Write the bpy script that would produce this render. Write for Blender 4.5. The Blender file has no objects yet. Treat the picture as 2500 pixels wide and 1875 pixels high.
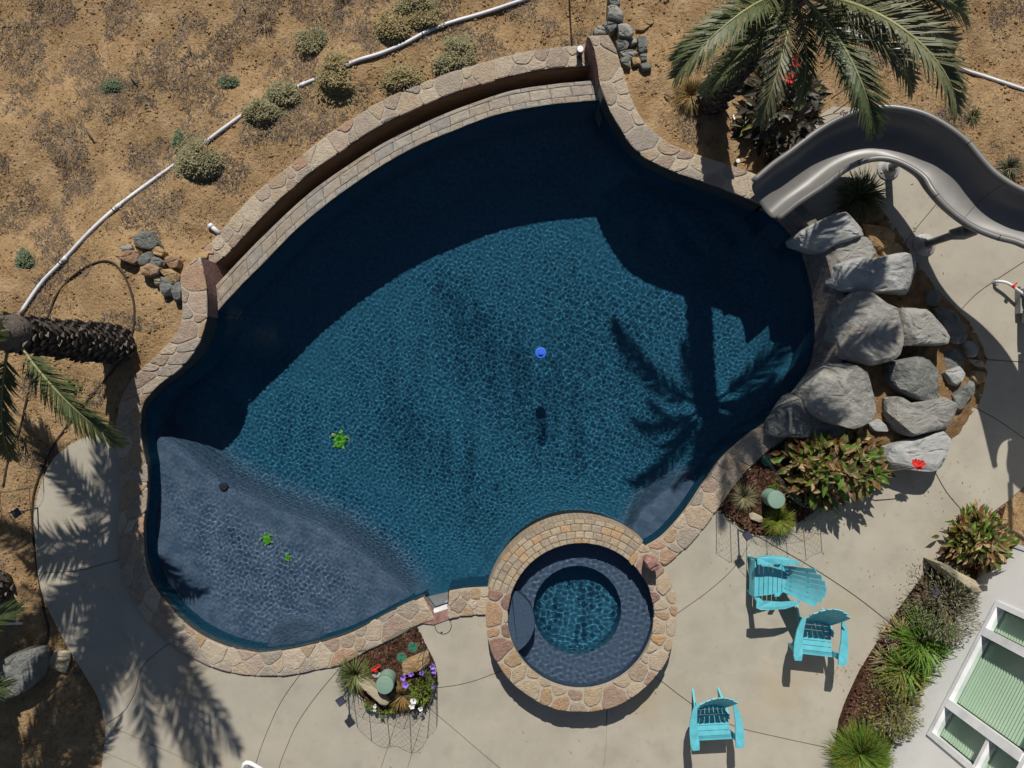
import bpy, bmesh, math, random
import numpy as np
from mathutils import Vector, Matrix, noise
R = random.Random(11)
NR = np.random.default_rng(5)
sc = bpy.context.scene
COL = sc.collection
rad = math.radians
PI = math.pi

# ------------------------------------------------------------------ camera, sky, sun, exposure
H = 11.7            # drone height above the deck, metres
S = 162.5           # photograph pixels per metre at deck level
cam = bpy.data.cameras.new('camera')
camo = bpy.data.objects.new('camera', cam); COL.objects.link(camo); sc.camera = camo
camo.location = (0, 0, H)
cam.sensor_fit = 'HORIZONTAL'; cam.sensor_width = 36
cam.lens = 18 / ((1250 / S) / H)
cam.shift_y = 0; cam.clip_end = 500; cam.clip_start = .1

SUN_EL = 44.0
SUN_SIDE = 0.05     # shadows drift slightly towards +X while they fall towards -Y
world = bpy.data.worlds.new('World'); sc.world = world; world.use_nodes = True
wn = world.node_tree.nodes
sky = wn.new('ShaderNodeTexSky'); sky.sky_type = 'NISHITA'; sky.sun_disc = False
sky.sun_elevation = rad(SUN_EL); sky.sun_rotation = math.atan2(-SUN_SIDE, 1)
sky.air_density = 1.0; sky.dust_density = 0.6; sky.ozone_density = 1.5
world.node_tree.links.new(sky.outputs[0], wn['Background'].inputs[0])
wn['Background'].inputs[1].default_value = 0.05
sunl = bpy.data.lights.new('sun', 'SUN'); suno = bpy.data.objects.new('sun', sunl); COL.objects.link(suno)
sunl.energy = 5.0; sunl.angle = rad(0.53); sunl.color = (1.0, 0.95, 0.86)
sd = Vector((SUN_SIDE, -1, -math.tan(rad(SUN_EL)))).normalized()
suno.rotation_euler = sd.to_track_quat('-Z', 'Y').to_euler()
suno.location = (0, 20, 20)
sunl.cycles.is_caustics_light = True
vs = sc.view_settings
vs.view_transform = 'Standard'; vs.look = 'None'; vs.gamma = 1; vs.exposure = 0.02; vs.use_curve_mapping = False
sc.cycles.use_denoising = True
sc.cycles.max_bounces = 8; sc.cycles.transparent_max_bounces = 12
sc.cycles.caustics_reflective = False
sc.cycles.sample_clamp_indirect = 4

# ------------------------------------------------------------------ placing helpers
def P(u, v, z=0.0):
    k = (H - z) / H / S
    return Vector(((u - 1250) * k, (937.5 - v) * k, z))
WATER = -0.10
def PW(u, v, z):
    """a point under the pool water: photo pixel -> true place on a floor at height z"""
    x, y = (u - 1250) / S, (937.5 - v) / S
    k = (H - WATER + (WATER - z) / 1.33) / H
    return Vector((x * k, y * k, z))
def px3(pts, z=0.0):
    return [P(p[0], p[1], p[2] if len(p) > 2 else z) for p in pts]
def smooth(pts, n, closed=False):
    """Catmull-Rom through Vectors, resampled to n points evenly by length"""
    pts = [Vector(p) for p in pts]
    out = []
    N = len(pts)
    rng = range(N if closed else N - 1)
    for i in rng:
        p1, p2 = pts[i], pts[(i + 1) % N]
        p0 = pts[i - 1] if (closed or i > 0) else p1 * 2 - p2
        p3 = pts[(i + 2) % N] if (closed or i < N - 2) else p2 * 2 - p1
        for k in range(12):
            t = k / 12
            out.append(.5 * ((2 * p1) + (p2 - p0) * t + (2 * p0 - 5 * p1 + 4 * p2 - p3) * t * t + (3 * p1 - p0 - 3 * p2 + p3) * t ** 3))
    if not closed: out.append(pts[-1])
    else: out.append(out[0])
    return resample(out, n, closed)
def resample(pts, n, closed=False):
    A = np.array([tuple(p) for p in pts]); d = np.linalg.norm(np.diff(A, axis=0), axis=1)
    c = np.concatenate([[0], np.cumsum(d)])
    t = np.linspace(0, c[-1], n + 1 if closed else n)
    if closed: t = t[:-1]
    return [Vector([float(np.interp(q, c, A[:, k])) for k in range(3)]) for q in t]
def length(pts):
    return sum((pts[i + 1] - pts[i]).length for i in range(len(pts) - 1))
def inside(poly, X, Y):
    """vectorised point in polygon"""
    r = np.zeros(X.shape, bool); n = len(poly)
    for i in range(n):
        x1, y1 = poly[i][0], poly[i][1]; x2, y2 = poly[(i + 1) % n][0], poly[(i + 1) % n][1]
        if y1 == y2: continue
        c = ((y1 > Y) != (y2 > Y)) & (X < (x2 - x1) * (Y - y1) / (y2 - y1) + x1)
        r ^= c
    return r
def edge_dist(poly, X, Y, closed=True):
    d = np.full(X.shape, 1e9); n = len(poly)
    for i in range(n if closed else n - 1):
        x1, y1 = poly[i][0], poly[i][1]; x2, y2 = poly[(i + 1) % n][0], poly[(i + 1) % n][1]
        vx, vy = x2 - x1, y2 - y1; L = vx * vx + vy * vy + 1e-12
        t = np.clip(((X - x1) * vx + (Y - y1) * vy) / L, 0, 1)
        d = np.minimum(d, np.hypot(X - x1 - t * vx, Y - y1 - t * vy))
    return d
def sstep(a, b, x):
    t = np.clip((x - a) / (b - a), 0, 1); return t * t * (3 - 2 * t)

# ------------------------------------------------------------------ object helpers
def tag(o, label=None, cat=None, group=None, kind=None):
    if label: o['label'] = label
    if cat: o['category'] = cat
    if group: o['group'] = group
    if kind: o['kind'] = kind
    return o
def thing(name, loc, label, cat, group=None, rz=0):
    o = bpy.data.objects.new(name, None); COL.objects.link(o)
    o.empty_display_size = .1; o.location = loc; o.rotation_euler = (0, 0, rz)
    return tag(o, label, cat, group)
def root_loc(o):
    v = Vector((0, 0, 0))
    while o is not None:
        v += o.location; o = o.parent
    return v
def newmesh(name, V, F, mat, smooth_=False):
    me = bpy.data.meshes.new(name)
    me.from_pydata([tuple(v) for v in V], [], [tuple(f) for f in F])
    mats = mat if isinstance(mat, (list, tuple)) else [mat]
    for m in mats: me.materials.append(m)
    if smooth_: me.polygons.foreach_set('use_smooth', [True] * len(me.polygons))
    me.update()
    return me
def link(name, me, parent=None, loc=None, rot=None, scale=None):
    o = bpy.data.objects.new(name, me); COL.objects.link(o)
    if parent is not None: o.parent = parent
    if loc is not None: o.location = loc
    if rot is not None: o.rotation_euler = rot
    if scale is not None: o.scale = scale
    return o
def mesh(name, V, F, mat, parent=None, smooth_=False, local=False):
    """V in world coordinates (unless local); the parent's place is taken off"""
    if parent is not None and not local:
        b = root_loc(parent); V = [Vector(v) - b for v in V]
    return link(name, newmesh(name, V, F, mat, smooth_), parent)
def npmesh(name, V, F, mat, smooth_=True):
    me = bpy.data.meshes.new(name); V = np.asarray(V, np.float32); F = np.asarray(F, np.int32)
    k = F.shape[1]
    me.vertices.add(len(V)); me.vertices.foreach_set('co', V.ravel())
    me.loops.add(F.size); me.loops.foreach_set('vertex_index', F.ravel())
    me.polygons.add(len(F)); me.polygons.foreach_set('loop_start', np.arange(0, F.size, k, dtype=np.int32))
    me.update(calc_edges=True)
    if smooth_: me.polygons.foreach_set('use_smooth', np.ones(len(F), bool))
    me.materials.append(mat)
    return me
class MB:
    def __init__(s): s.V = []; s.F = []
    def add(s, V, F):
        b = len(s.V); s.V += [Vector(v) for v in V]; s.F += [tuple(i + b for i in f) for f in F]
    def box(s, c, d, rz=0, M=None):
        hx, hy, hz = d[0] / 2, d[1] / 2, d[2] / 2
        V = [Vector((x, y, z)) for z in (-hz, hz) for x, y in ((-hx, -hy), (hx, -hy), (hx, hy), (-hx, hy))]
        if rz: V = [Matrix.Rotation(rz, 3, 'Z') @ v for v in V]
        if M is not None: V = [M @ v for v in V]
        s.add([v + Vector(c) for v in V], [(3, 2, 1, 0), (4, 5, 6, 7), (0, 1, 5, 4), (1, 2, 6, 5), (2, 3, 7, 6), (3, 0, 4, 7)])
    def tube(s, pts, r, n=8, caps=True):
        pts = [Vector(p) for p in pts]; N = len(pts)
        rr = r if isinstance(r, (list, tuple)) else [r] * N
        up = Vector((0, 0, 1)); V = []; F = []
        prev = None
        for i, p in enumerate(pts):
            t = (pts[min(i + 1, N - 1)] - pts[max(i - 1, 0)]).normalized()
            if prev is None:
                a = t.cross(up)
                if a.length < .05: a = t.cross(Vector((1, 0, 0)))
            else:
                a = prev - t * prev.dot(t)
            a.normalize(); prev = a; b = t.cross(a)
            for k in range(n):
                q = 2 * PI * k / n
                V.append(p + (a * math.cos(q) + b * math.sin(q)) * rr[i])
        for i in range(N - 1):
            for k in range(n):
                F.append((i * n + k, i * n + (k + 1) % n, (i + 1) * n + (k + 1) % n, (i + 1) * n + k))
        if caps:
            F.append(tuple(range(n - 1, -1, -1))); F.append(tuple((N - 1) * n + k for k in range(n)))
        s.add(V, F)
    def lathe(s, c, prof, n=24, M=None):
        V = []; F = []
        for r, z in prof:
            for k in range(n):
                q = 2 * PI * k / n; v = Vector((r * math.cos(q), r * math.sin(q), z))
                if M is not None: v = M @ v
                V.append(v + Vector(c))
        m = len(prof)
        for i in range(m - 1):
            for k in range(n):
                F.append((i * n + k, i * n + (k + 1) % n, (i + 1) * n + (k + 1) % n, (i + 1) * n + k))
        F.append(tuple(range(n - 1, -1, -1))); F.append(tuple((m - 1) * n + k for k in range(n)))
        s.add(V, F)
    def strip(s, A, B):
        n = len(A)
        s.add(list(A) + list(B), [(i, i + 1, n + i + 1, n + i) for i in range(n - 1)])
    def build(s, name, mat, parent=None, smooth_=False, local=False):
        return mesh(name, s.V, s.F, mat, parent, smooth_, local)
    def data(s, name, mat, smooth_=False):
        return newmesh(name, s.V, s.F, mat, smooth_)
def prism(V2, z0, z1):
    n = len(V2)
    V = [Vector((p[0], p[1], z0)) for p in V2] + [Vector((p[0], p[1], z1)) for p in V2]
    F = [tuple(range(n - 1, -1, -1)), tuple(range(n, 2 * n))] + [(i, (i + 1) % n, n + (i + 1) % n, n + i) for i in range(n)]
    return V, F

# ------------------------------------------------------------------ materials
def ramp(nt, stops):
    r = nt.nodes.new('ShaderNodeValToRGB'); e = r.color_ramp.elements
    while len(e) < len(stops): e.new(.5)
    for i, (p, c) in enumerate(stops):
        e[i].position = p; e[i].color = (c[0], c[1], c[2], 1)
    return r
def M(name, cols, scale=6, detail=6, rough=.85, spec=.3, bump=0.0, bscale=40, tint=None, rnd=None, rndf=.0, metal=0, coord='pos', distort=0, trans=0, stretch=None, bdist=.02, rings=None, coat=0):
    """noise-coloured material; rnd = colour stops picked per object; tint = second, larger noise mixed in"""
    m = bpy.data.materials.new(name); m.use_nodes = True; nt = m.node_tree; N = nt.nodes; L = nt.links
    b = N['Principled BSDF']
    b.inputs['Roughness'].default_value = rough; b.inputs['Specular IOR Level'].default_value = spec
    b.inputs['Metallic'].default_value = metal
    if coat: b.inputs['Coat Weight'].default_value = coat
    if coord == 'pos':
        g = N.new('ShaderNodeNewGeometry'); vec = g.outputs['Position']
    else:
        g = N.new('ShaderNodeTexCoord'); vec = g.outputs['Object']
    if stretch:
        mp = N.new('ShaderNodeMapping'); mp.inputs['Scale'].default_value = stretch
        L.new(vec, mp.inputs['Vector']); vec = mp.outputs['Vector']
    if isinstance(cols[0], (int, float)): cols = [cols]
    if len(cols) == 1:
        c0 = cols[0]; cols = [tuple(x * .82 for x in c0), c0, tuple(min(1, x * 1.15) for x in c0)]
    t = N.new('ShaderNodeTexNoise'); t.inputs['Scale'].default_value = scale; t.inputs['Detail'].default_value = detail
    t.inputs['Roughness'].default_value = .62; t.inputs['Distortion'].default_value = distort
    L.new(vec, t.inputs['Vector'])
    n = len(cols)
    rp = ramp(nt, [(.28 + .44 * i / max(1, n - 1), c) for i, c in enumerate(cols)])
    L.new(t.outputs['Fac'], rp.inputs['Fac']); out = rp.outputs['Color']
    def mix(a, bcol, fac, mode='MIX'):
        x = N.new('ShaderNodeMix'); x.data_type = 'RGBA'; x.blend_type = mode
        if isinstance(fac, (int, float)): x.inputs[0].default_value = fac
        else: L.new(fac, x.inputs[0])
        L.new(a, x.inputs[6])
        if isinstance(bcol, tuple): x.inputs[7].default_value = (*bcol[:3], 1)
        else: L.new(bcol, x.inputs[7])
        return x.outputs[2]
    if rnd:
        oi = N.new('ShaderNodeObjectInfo')
        r2 = ramp(nt, [(i / max(1, len(rnd)), c) for i, c in enumerate(rnd)]); r2.color_ramp.interpolation = 'CONSTANT'
        L.new(oi.outputs['Random'], r2.inputs['Fac'])
        out = mix(out, r2.outputs['Color'], rndf)
    if tint:
        for (tc, ts, lo, hi, amt) in tint:
            t2 = N.new('ShaderNodeTexNoise'); t2.inputs['Scale'].default_value = ts; t2.inputs['Detail'].default_value = 5
            L.new(vec, t2.inputs['Vector'])
            mr = N.new('ShaderNodeMapRange'); mr.inputs['From Min'].default_value = lo; mr.inputs['From Max'].default_value = hi
            mr.inputs['To Max'].default_value = amt
            L.new(t2.outputs['Fac'], mr.inputs['Value'])
            out = mix(out, tc, mr.outputs['Result'])
    L.new(out, b.inputs['Base Color'])
    if bump:
        t3 = N.new('ShaderNodeTexNoise'); t3.inputs['Scale'].default_value = bscale; t3.inputs['Detail'].default_value = 8
        t3.inputs['Roughness'].default_value = .65
        L.new(vec, t3.inputs['Vector'])
        bp = N.new('ShaderNodeBump'); bp.inputs['Strength'].default_value = bump; bp.inputs['Distance'].default_value = bdist
        L.new(t3.outputs['Fac'], bp.inputs['Height']); L.new(bp.outputs['Normal'], b.inputs['Normal'])
    if trans:
        # leaves: let a little light through
        td = N.new('ShaderNodeBsdfTranslucent'); L.new(out, td.inputs['Color'])
        ms = N.new('ShaderNodeMixShader'); ms.inputs[0].default_value = trans
        L.new(b.outputs[0], ms.inputs[1]); L.new(td.outputs[0], ms.inputs[2])
        L.new(ms.outputs[0], N['Material Output'].inputs['Surface'])
    return m
MT = {}
MT['dirt'] = M('dry_dirt', [(.235, .146, .073), (.345, .228, .12), (.42, .296, .172)], 3.0, 10, 1, .1, .9, 22,
               tint=[((.165, .10, .05), 1.1, .5, .72, .45), ((.40, .27, .15), 2.3, .55, .75, .5), ((.20, .15, .10), 9, .55, .7, .6), ((.12, .085, .055), 30, .58, .72, .5)], bdist=.05)
MT['bed_dirt'] = M('bed_soil', [(.16, .095, .045), (.26, .16, .08), (.33, .22, .12)], 9, 8, 1, .1, 1, 40, bdist=.04)
MT['mulch'] = M('bark_mulch', [(.018, .010, .007), (.065, .032, .02), (.14, .075, .045)], 38, 4, 1, .1, 1, 60, stretch=(1, .5, 1), bdist=.05)
MT['chip'] = M('bark_chip', [(.03, .015, .01), (.09, .045, .03), (.19, .11, .07)], 12, 3, .95, .1)
MT['deck'] = M('concrete', [(.305, .278, .228), (.352, .322, .266), (.392, .358, .296)], 1.6, 8, .88, .25, .25, 90,
               tint=[((.35, .27, .165), .55, .58, .74, .6), ((.24, .22, .18), 1.9, .58, .76, .5), ((.27, .25, .21), 7, .60, .72, .4), ((.40, .375, .33), 5, .6, .8, .35), ((.22, .20, .17), 60, .66, .78, .35)], bdist=.008)
STONE_RND = [(.36, .27, .18), (.50, .43, .33), (.27, .25, .225), (.38, .22, .14), (.46, .38, .27), (.30, .24, .19), (.42, .33, .235), (.33, .28, .235), (.29, .21, .17), (.45, .38, .29), (.36, .25, .14), (.29, .26, .225), (.40, .31, .25)]
MT['flag'] = M('flagstone', [(.20, .15, .11), (.35, .27, .20), (.50, .42, .33)], 14, 9, .85, .3, .9, 35, rnd=STONE_RND, rndf=.6, distort=.6, bdist=.03,
               tint=[((.32, .17, .11), 3.5, .62, .8, .3)])
SPA_RND = [(.36, .24, .12), (.42, .32, .20), (.22, .10, .085), (.46, .27, .10), (.33, .26, .19), (.16, .075, .07), (.46, .38, .27), (.38, .22, .12), (.30, .20, .15), (.44, .35, .24)]
MT['spaflag'] = M('spa_flagstone', [(.20, .14, .10), (.35, .26, .19), (.50, .42, .33)], 16, 9, .85, .3, .9, 40, rnd=SPA_RND, rndf=.62, distort=.8, bdist=.03)
MT['mortar'] = M('mortar', [(.33, .29, .23), (.42, .375, .305)], 20, 5, .95, .1, .4, 80)
TILE_RND = [(.24, .20, .16), (.30, .27, .23), (.20, .195, .19), (.34, .28, .20), (.27, .21, .15), (.24, .23, .22), (.31, .26, .205)]
MT['tile'] = M('slate_tile', [(.13, .11, .095), (.25, .215, .175), (.38, .335, .275)], 11, 9, .6, .4, .5, 40, rnd=TILE_RND, rndf=.5, distort=1.2, bdist=.01)
ARC_RND = [(.30, .23, .15), (.36, .29, .20), (.40, .23, .10), (.28, .24, .19), (.38, .30, .19), (.24, .19, .14), (.34, .26, .16)]
MT['arctile'] = M('spa_tile', [(.16, .12, .09), (.29, .235, .17), (.44, .37, .27)], 12, 9, .6, .4, .5, 40, rnd=ARC_RND, rndf=.55, distort=1.0, bdist=.01)
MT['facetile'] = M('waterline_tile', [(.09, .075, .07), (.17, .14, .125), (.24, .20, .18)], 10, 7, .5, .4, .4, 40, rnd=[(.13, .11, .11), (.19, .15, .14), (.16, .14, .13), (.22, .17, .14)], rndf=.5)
MT['shadeface'] = M('shade_dark_face', [(.025, .03, .035), (.05, .055, .055), (.08, .08, .075)], 14, 5, .4, .4)  # near-black colour standing in for shade on the walls' pool-side faces
MT['grout'] = M('grout', [(.13, .12, .105), (.19, .175, .15)], 30, 4, .95, .1)
MT['trough'] = M('trough_face', [(.14, .085, .055), (.21, .13, .085), (.27, .18, .12)], 6, 7, .9, .2, .5, 30, stretch=(1, 1, 3))
MT['plaster'] = M('pebble_plaster', [(.014, .070, .120), (.024, .110, .182), (.037, .150, .232)], 16, 6, 1, 0, tint=[((.045, .165, .21), 40, .60, .72, .5), ((.012, .06, .09), 1.3, .55, .75, .12)])
MT['shelfplaster'] = M('shelf_plaster', [(.075, .10, .15), (.105, .135, .19), (.13, .16, .215)], 20, 6, 1, 0)
_m = MT['plaster']; _n = _m.node_tree; _b = _n.nodes['Principled BSDF']; _src = _b.inputs['Base Color'].links[0].from_socket
_a = _n.nodes.new('ShaderNodeAttribute'); _a.attribute_name = 'shelf'; _x = _n.nodes.new('ShaderNodeMix'); _x.data_type = 'RGBA'
_t = _n.nodes.new('ShaderNodeTexNoise'); _t.inputs['Scale'].default_value = 45; _r = ramp(_n, [(.35, (.075, .118, .185)), (.65, (.125, .172, .25))])
_n.links.new(_t.outputs['Fac'], _r.inputs['Fac']); _n.links.new(_a.outputs['Fac'], _x.inputs[0]); _n.links.new(_src, _x.inputs[6]); _n.links.new(_r.outputs['Color'], _x.inputs[7]); _n.links.new(_x.outputs[2], _b.inputs['Base Color'])
MT['spaplaster'] = M('spa_plaster', [(.07, .105, .165), (.10, .14, .21), (.13, .175, .25)], 60, 4, 1, 0)
MT['spafloor'] = M('spa_floor', [(.03, .125, .20), (.05, .17, .26)], 40, 4, 1, 0)
ROCK = [(.165, .16, .148), (.255, .25, .232), (.345, .335, .31)]
MT['rock'] = M('grey_boulder', ROCK, 3.5, 12, .9, .25, .7, 7, distort=1.0, bdist=.07, tint=[((.32, .27, .20), 2.2, .55, .72, .6), ((.10, .10, .095), 6, .60, .70, .6), ((.42, .41, .39), 12, .62, .74, .5)], coord='obj', stretch=(1, 1.35, 1.6))
MT['rockpale'] = M('pale_boulder', [(.235, .24, .238), (.32, .325, .32), (.40, .40, .39)], 3.5, 12, .9, .25, .6, 7, distort=.9, bdist=.06, tint=[((.18, .17, .155), 7, .58, .72, .55), ((.36, .31, .24), 2.5, .58, .74, .5)], coord='obj', stretch=(1, 1.35, 1.6))
MT['rocktan'] = M('tan_boulder', [(.26, .16, .08), (.37, .25, .13), (.45, .34, .22)], 6, 10, .9, .2, 1, 16, bdist=.05, tint=[((.30, .28, .24), 4, .55, .72, .7)], coord='obj')
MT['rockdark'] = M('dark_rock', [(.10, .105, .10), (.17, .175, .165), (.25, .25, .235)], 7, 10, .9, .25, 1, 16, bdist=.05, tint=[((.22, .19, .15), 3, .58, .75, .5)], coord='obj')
MT['rockrust'] = M('rusty_rock', [(.22, .12, .07), (.32, .21, .13), (.38, .29, .2)], 7, 10, .9, .25, 1, 16, bdist=.05, tint=[((.22, .215, .20), 3, .52, .7, .7)], coord='obj')
MT['rockpink'] = M('pink_rock', [(.16, .075, .065), (.27, .15, .13), (.36, .24, .2)], 14, 9, .9, .25, .8, 30, coord='obj')
MT['rockslab'] = M('tan_slab', [(.26, .22, .145), (.36, .315, .225), (.42, .37, .28)], 7, 9, .9, .2, .6, 24, coord='obj')
MT['plastic'] = M('turquoise_plastic', [(.10, .42, .50)], 7, 5, .48, .45, .15, 60, tint=[((.17, .46, .52), 4, .55, .75, .5), ((.09, .30, .35), 11, .62, .76, .4)])
MT['slide'] = M('grey_slide', [(.125, .12, .118), (.16, .155, .15)], 2.5, 6, .40, .5, tint=[((.20, .19, .175), 5, .58, .76, .4), ((.10, .095, .09), 14, .62, .76, .35)])
MT['white'] = M('white_plastic', [(.76, .76, .76)], 8, 3, .5, .4)
MT['pvc'] = M('white_pvc', [(.52, .52, .56), (.68, .68, .71)], 5, 5, .5, .4, tint=[((.45, .36, .25), 7, .58, .75, .35)])
MT['stucco'] = M('white_stucco', [(.78, .765, .755), (.85, .835, .825)], 2.5, 8, .95, .2, .5, 120, bdist=.006, tint=[((.56, .52, .47), 1.3, .58, .8, .35)])
MT['frame'] = M('white_frame', [(.74, .74, .76)], 3, 2, .5, .4)
MT['blind'] = M('window_blind', [(.50, .58, .48), (.56, .64, .53)], 2, 2, .7, .2)
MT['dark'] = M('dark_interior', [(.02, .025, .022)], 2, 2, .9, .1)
MT['hose'] = M('black_hose', [(.035, .028, .022), (.06, .048, .035)], 10, 3, .8, .2)
MT['blackp'] = M('black_plastic', [(.025, .025, .035)], 6, 2, .5, .4)
MT['panel'] = M('solar_panel', [(.045, .045, .07), (.07, .065, .095)], 20, 2, .35, .5)
MT['sage'] = M('sage_plastic', [(.17, .26, .205), (.205, .305, .245)], 6, 3, .65, .3)
MT['green'] = M('green_plastic', [(.022, .12, .075), (.035, .165, .105)], 14, 3, .7, .3)
MT['net'] = M('green_net', [(.03, .075, .055)], 9, 2, .8, .2)
MT['wire'] = M('grey_net', [(.07, .075, .065)], 9, 2, .8, .2)
MT['blue'] = M('blue_plastic', [(.03, .13, .62)], 6, 2, .4, .5)
MT['steel'] = M('galvanised', [(.42, .42, .40)], 8, 3, .35, .5, metal=.6)
MT['greyp'] = M('grey_plastic', [(.30, .29, .285), (.36, .35, .34)], 4, 3, .5, .4)
MT['red'] = M('red_flower', [(.60, .02, .022), (.75, .05, .04)], 20, 2, .6, .2, trans=.2)
MT['purple'] = M('purple_flower', [(.26, .13, .65), (.36, .2, .75)], 20, 2, .6, .2, trans=.2)
MT['petal'] = M('white_flower', [(.75, .75, .74)], 20, 2, .6, .2, trans=.2)
MT['yflower'] = M('yellow_flower', [(.5, .42, .06)], 20, 2, .6, .2, trans=.2)
MT['bark'] = M('palm_bark', [(.03, .024, .02), (.065, .052, .042), (.12, .098, .08)], 16, 6, .95, .15, .8, 40, bdist=.03)
MT['boot'] = M('palm_boot', [(.065, .055, .05), (.14, .122, .108), (.25, .22, .195)], 14, 6, .9, .15, .8, 30, rnd=[(.09, .077, .068), (.16, .138, .12), (.22, .19, .165)], rndf=.5)
MT['frond'] = M('palm_leaf', [(.045, .065, .022), (.085, .112, .04), (.15, .165, .075)], 3, 4, .5, .45, rnd=[(.06, .085, .03), (.09, .12, .045), (.12, .135, .055), (.075, .105, .03), (.16, .15, .08), (.13, .11, .06)], rndf=.5, trans=.22)
MT['rachis'] = M('palm_rib', [(.20, .22, .09), (.30, .29, .14)], 5, 3, .5, .4)
MT['sagebush'] = M('grey_green_leaf', [(.17, .165, .09), (.26, .25, .145), (.36, .345, .22)], 9, 4, .85, .2, trans=.15)
MT['yellowbush'] = M('yellow_green_leaf', [(.21, .17, .08), (.32, .26, .13), (.43, .36, .20)], 9, 4, .85, .2, trans=.15)
MT['greenbush'] = M('dusty_green_leaf', [(.10, .13, .07), (.15, .19, .11), (.21, .25, .16)], 9, 4, .85, .2, trans=.15)
MT['leaf'] = M('green_leaf', [(.055, .12, .012), (.10, .20, .022), (.17, .28, .04)], 12, 4, .55, .4, trans=.25)
MT['canna'] = M('canna_leaf', [(.038, .042, .01), (.08, .09, .018), (.15, .145, .036)], 7, 4, .5, .4, trans=.2, tint=[((.20, .075, .03), 5, .46, .60, .85), ((.30, .22, .05), 9, .56, .68, .7)])
MT['cannadark'] = M('dark_canna_leaf', [(.018, .016, .013), (.04, .034, .024), (.065, .065, .04)], 7, 4, .5, .4, trans=.12)
MT['rosemary'] = M('rosemary_leaf', [(.06, .07, .035), (.11, .125, .065), (.19, .195, .12)], 9, 4, .8, .2, trans=.12)
MT['strap'] = M('strap_leaf', [(.06, .13, .016), (.11, .21, .03), (.19, .29, .05)], 8, 4, .5, .4, trans=.25)
MT['drystrap'] = M('dry_leaf', [(.30, .20, .095), (.42, .31, .17)], 8, 4, .8, .2, trans=.15)
MT['grassy'] = M('yellow_green_grass', [(.14, .15, .02), (.22, .22, .035), (.29, .27, .06)], 9, 4, .7, .2, trans=.2)
MT['browngrass'] = M('brown_grass', [(.17, .095, .025), (.27, .165, .05)], 9, 4, .8, .2, trans=.15)
MT['palegrass'] = M('pale_grass', [(.20, .18, .09), (.32, .28, .16)], 9, 4, .8, .2, trans=.15)
MT['darkgrass'] = M('dark_grass', [(.045, .06, .02), (.085, .105, .035)], 9, 4, .8, .2, trans=.15)
MT['dry'] = M('dry_twigs', [(.085, .068, .058), (.15, .122, .10), (.26, .21, .165)], 1.6, 6, 1, .1)
MT['straw'] = M('dry_straw', [(.25, .165, .085), (.36, .26, .145)], 2.5, 5, 1, .1)
MT['pebble'] = M('pebble', [(.26, .19, .12), (.38, .30, .21), (.5, .45, .38)], 4, 3, .95, .15, rnd=None)
MT['stem'] = M('plant_stem', [(.11, .075, .04), (.17, .12, .07)], 9, 3, .9, .2)
MT['turtle'] = M('turtle_tile', [(.05, .24, .012), (.10, .36, .03), (.20, .50, .06)], 30, 4, 1, 0)
MT['turtlelite'] = M('turtle_light_tile', [(.18, .34, .10), (.3, .45, .18)], 30, 4, 1, 0)

def water_mat():
    m = bpy.data.materials.new('water'); m.use_nodes = True; nt = m.node_tree; N = nt.nodes
    N.remove(N['Principled BSDF'])
    g = N.new('ShaderNodeBsdfGlass'); g.inputs['IOR'].default_value = 1.33; g.inputs['Roughness'].default_value = 0
    g.inputs['Color'].default_value = (.93, .98, 1, 1)
    nt.links.new(g.outputs[0], N['Material Output'].inputs[0]); return m
MT['water'] = water_mat()
def pane_mat():
    m = bpy.data.materials.new('window_glass'); m.use_nodes = True; nt = m.node_tree; N = nt.nodes
    N.remove(N['Principled BSDF'])
    t = N.new('ShaderNodeBsdfTransparent'); t.inputs[0].default_value = (.84, .93, .87, 1)
    g = N.new('ShaderNodeBsdfGlossy'); g.inputs['Roughness'].default_value = .02
    f = N.new('ShaderNodeFresnel'); ge = N.new('ShaderNodeNewGeometry'); mr = N.new('ShaderNodeMapRange'); mr.inputs['To Min'].default_value = 1.5; mr.inputs['To Max'].default_value = 1 / 1.5   # thin pane: the same from both sides
    nt.links.new(ge.outputs['Backfacing'], mr.inputs['Value']); nt.links.new(mr.outputs['Result'], f.inputs[0])
    x = N.new('ShaderNodeMixShader')
    nt.links.new(f.outputs[0], x.inputs[0]); nt.links.new(t.outputs[0], x.inputs[1]); nt.links.new(g.outputs[0], x.inputs[2])
    nt.links.new(x.outputs[0], N['Material Output'].inputs[0]); return m
MT['pane'] = pane_mat()

# ================================================================== outlines (photo pixels, third value = height)
ZR = 0.30      # raised wall
ZC = -0.25     # outer wall of the overflow trough
ZW = -0.085    # overflow edge
weir_in = [(521, 772), (580, 706), (639, 647), (718, 566), (796, 500), (874, 443), (953, 392), (1031, 351), (1109, 319), (1188, 288), (1250, 272), (1335, 257), (1400, 250), (1478, 244)]
weir_out = [(512, 712), (537, 686), (600, 619), (659, 560), (718, 504), (776, 455), (855, 400), (933, 351), (1011, 312), (1090, 276), (1168, 247), (1250, 221), (1348, 206), (1405, 200), (1466, 196)]
cap_in = [(500, 668), (572, 600), (639, 529), (698, 472), (757, 421), (796, 392), (874, 339), (953, 292), (1031, 255), (1109, 225), (1180, 202), (1250, 183), (1340, 167), (1445, 159)]
cap_out = [(472, 632), (509, 600), (600, 496), (659, 443), (718, 396), (796, 333), (870, 284), (925, 251), (984, 223), (1062, 192), (1133, 167), (1250, 134), (1328, 120), (1407, 112), (1445, 110)]
A_in = [(1436, 88), (1452, 122), (1459, 150), (1464, 200), (1481, 250), (1505, 298), (1540, 349), (1583, 388), (1642, 417), (1701, 437), (1791, 470), (1858, 500)]
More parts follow.
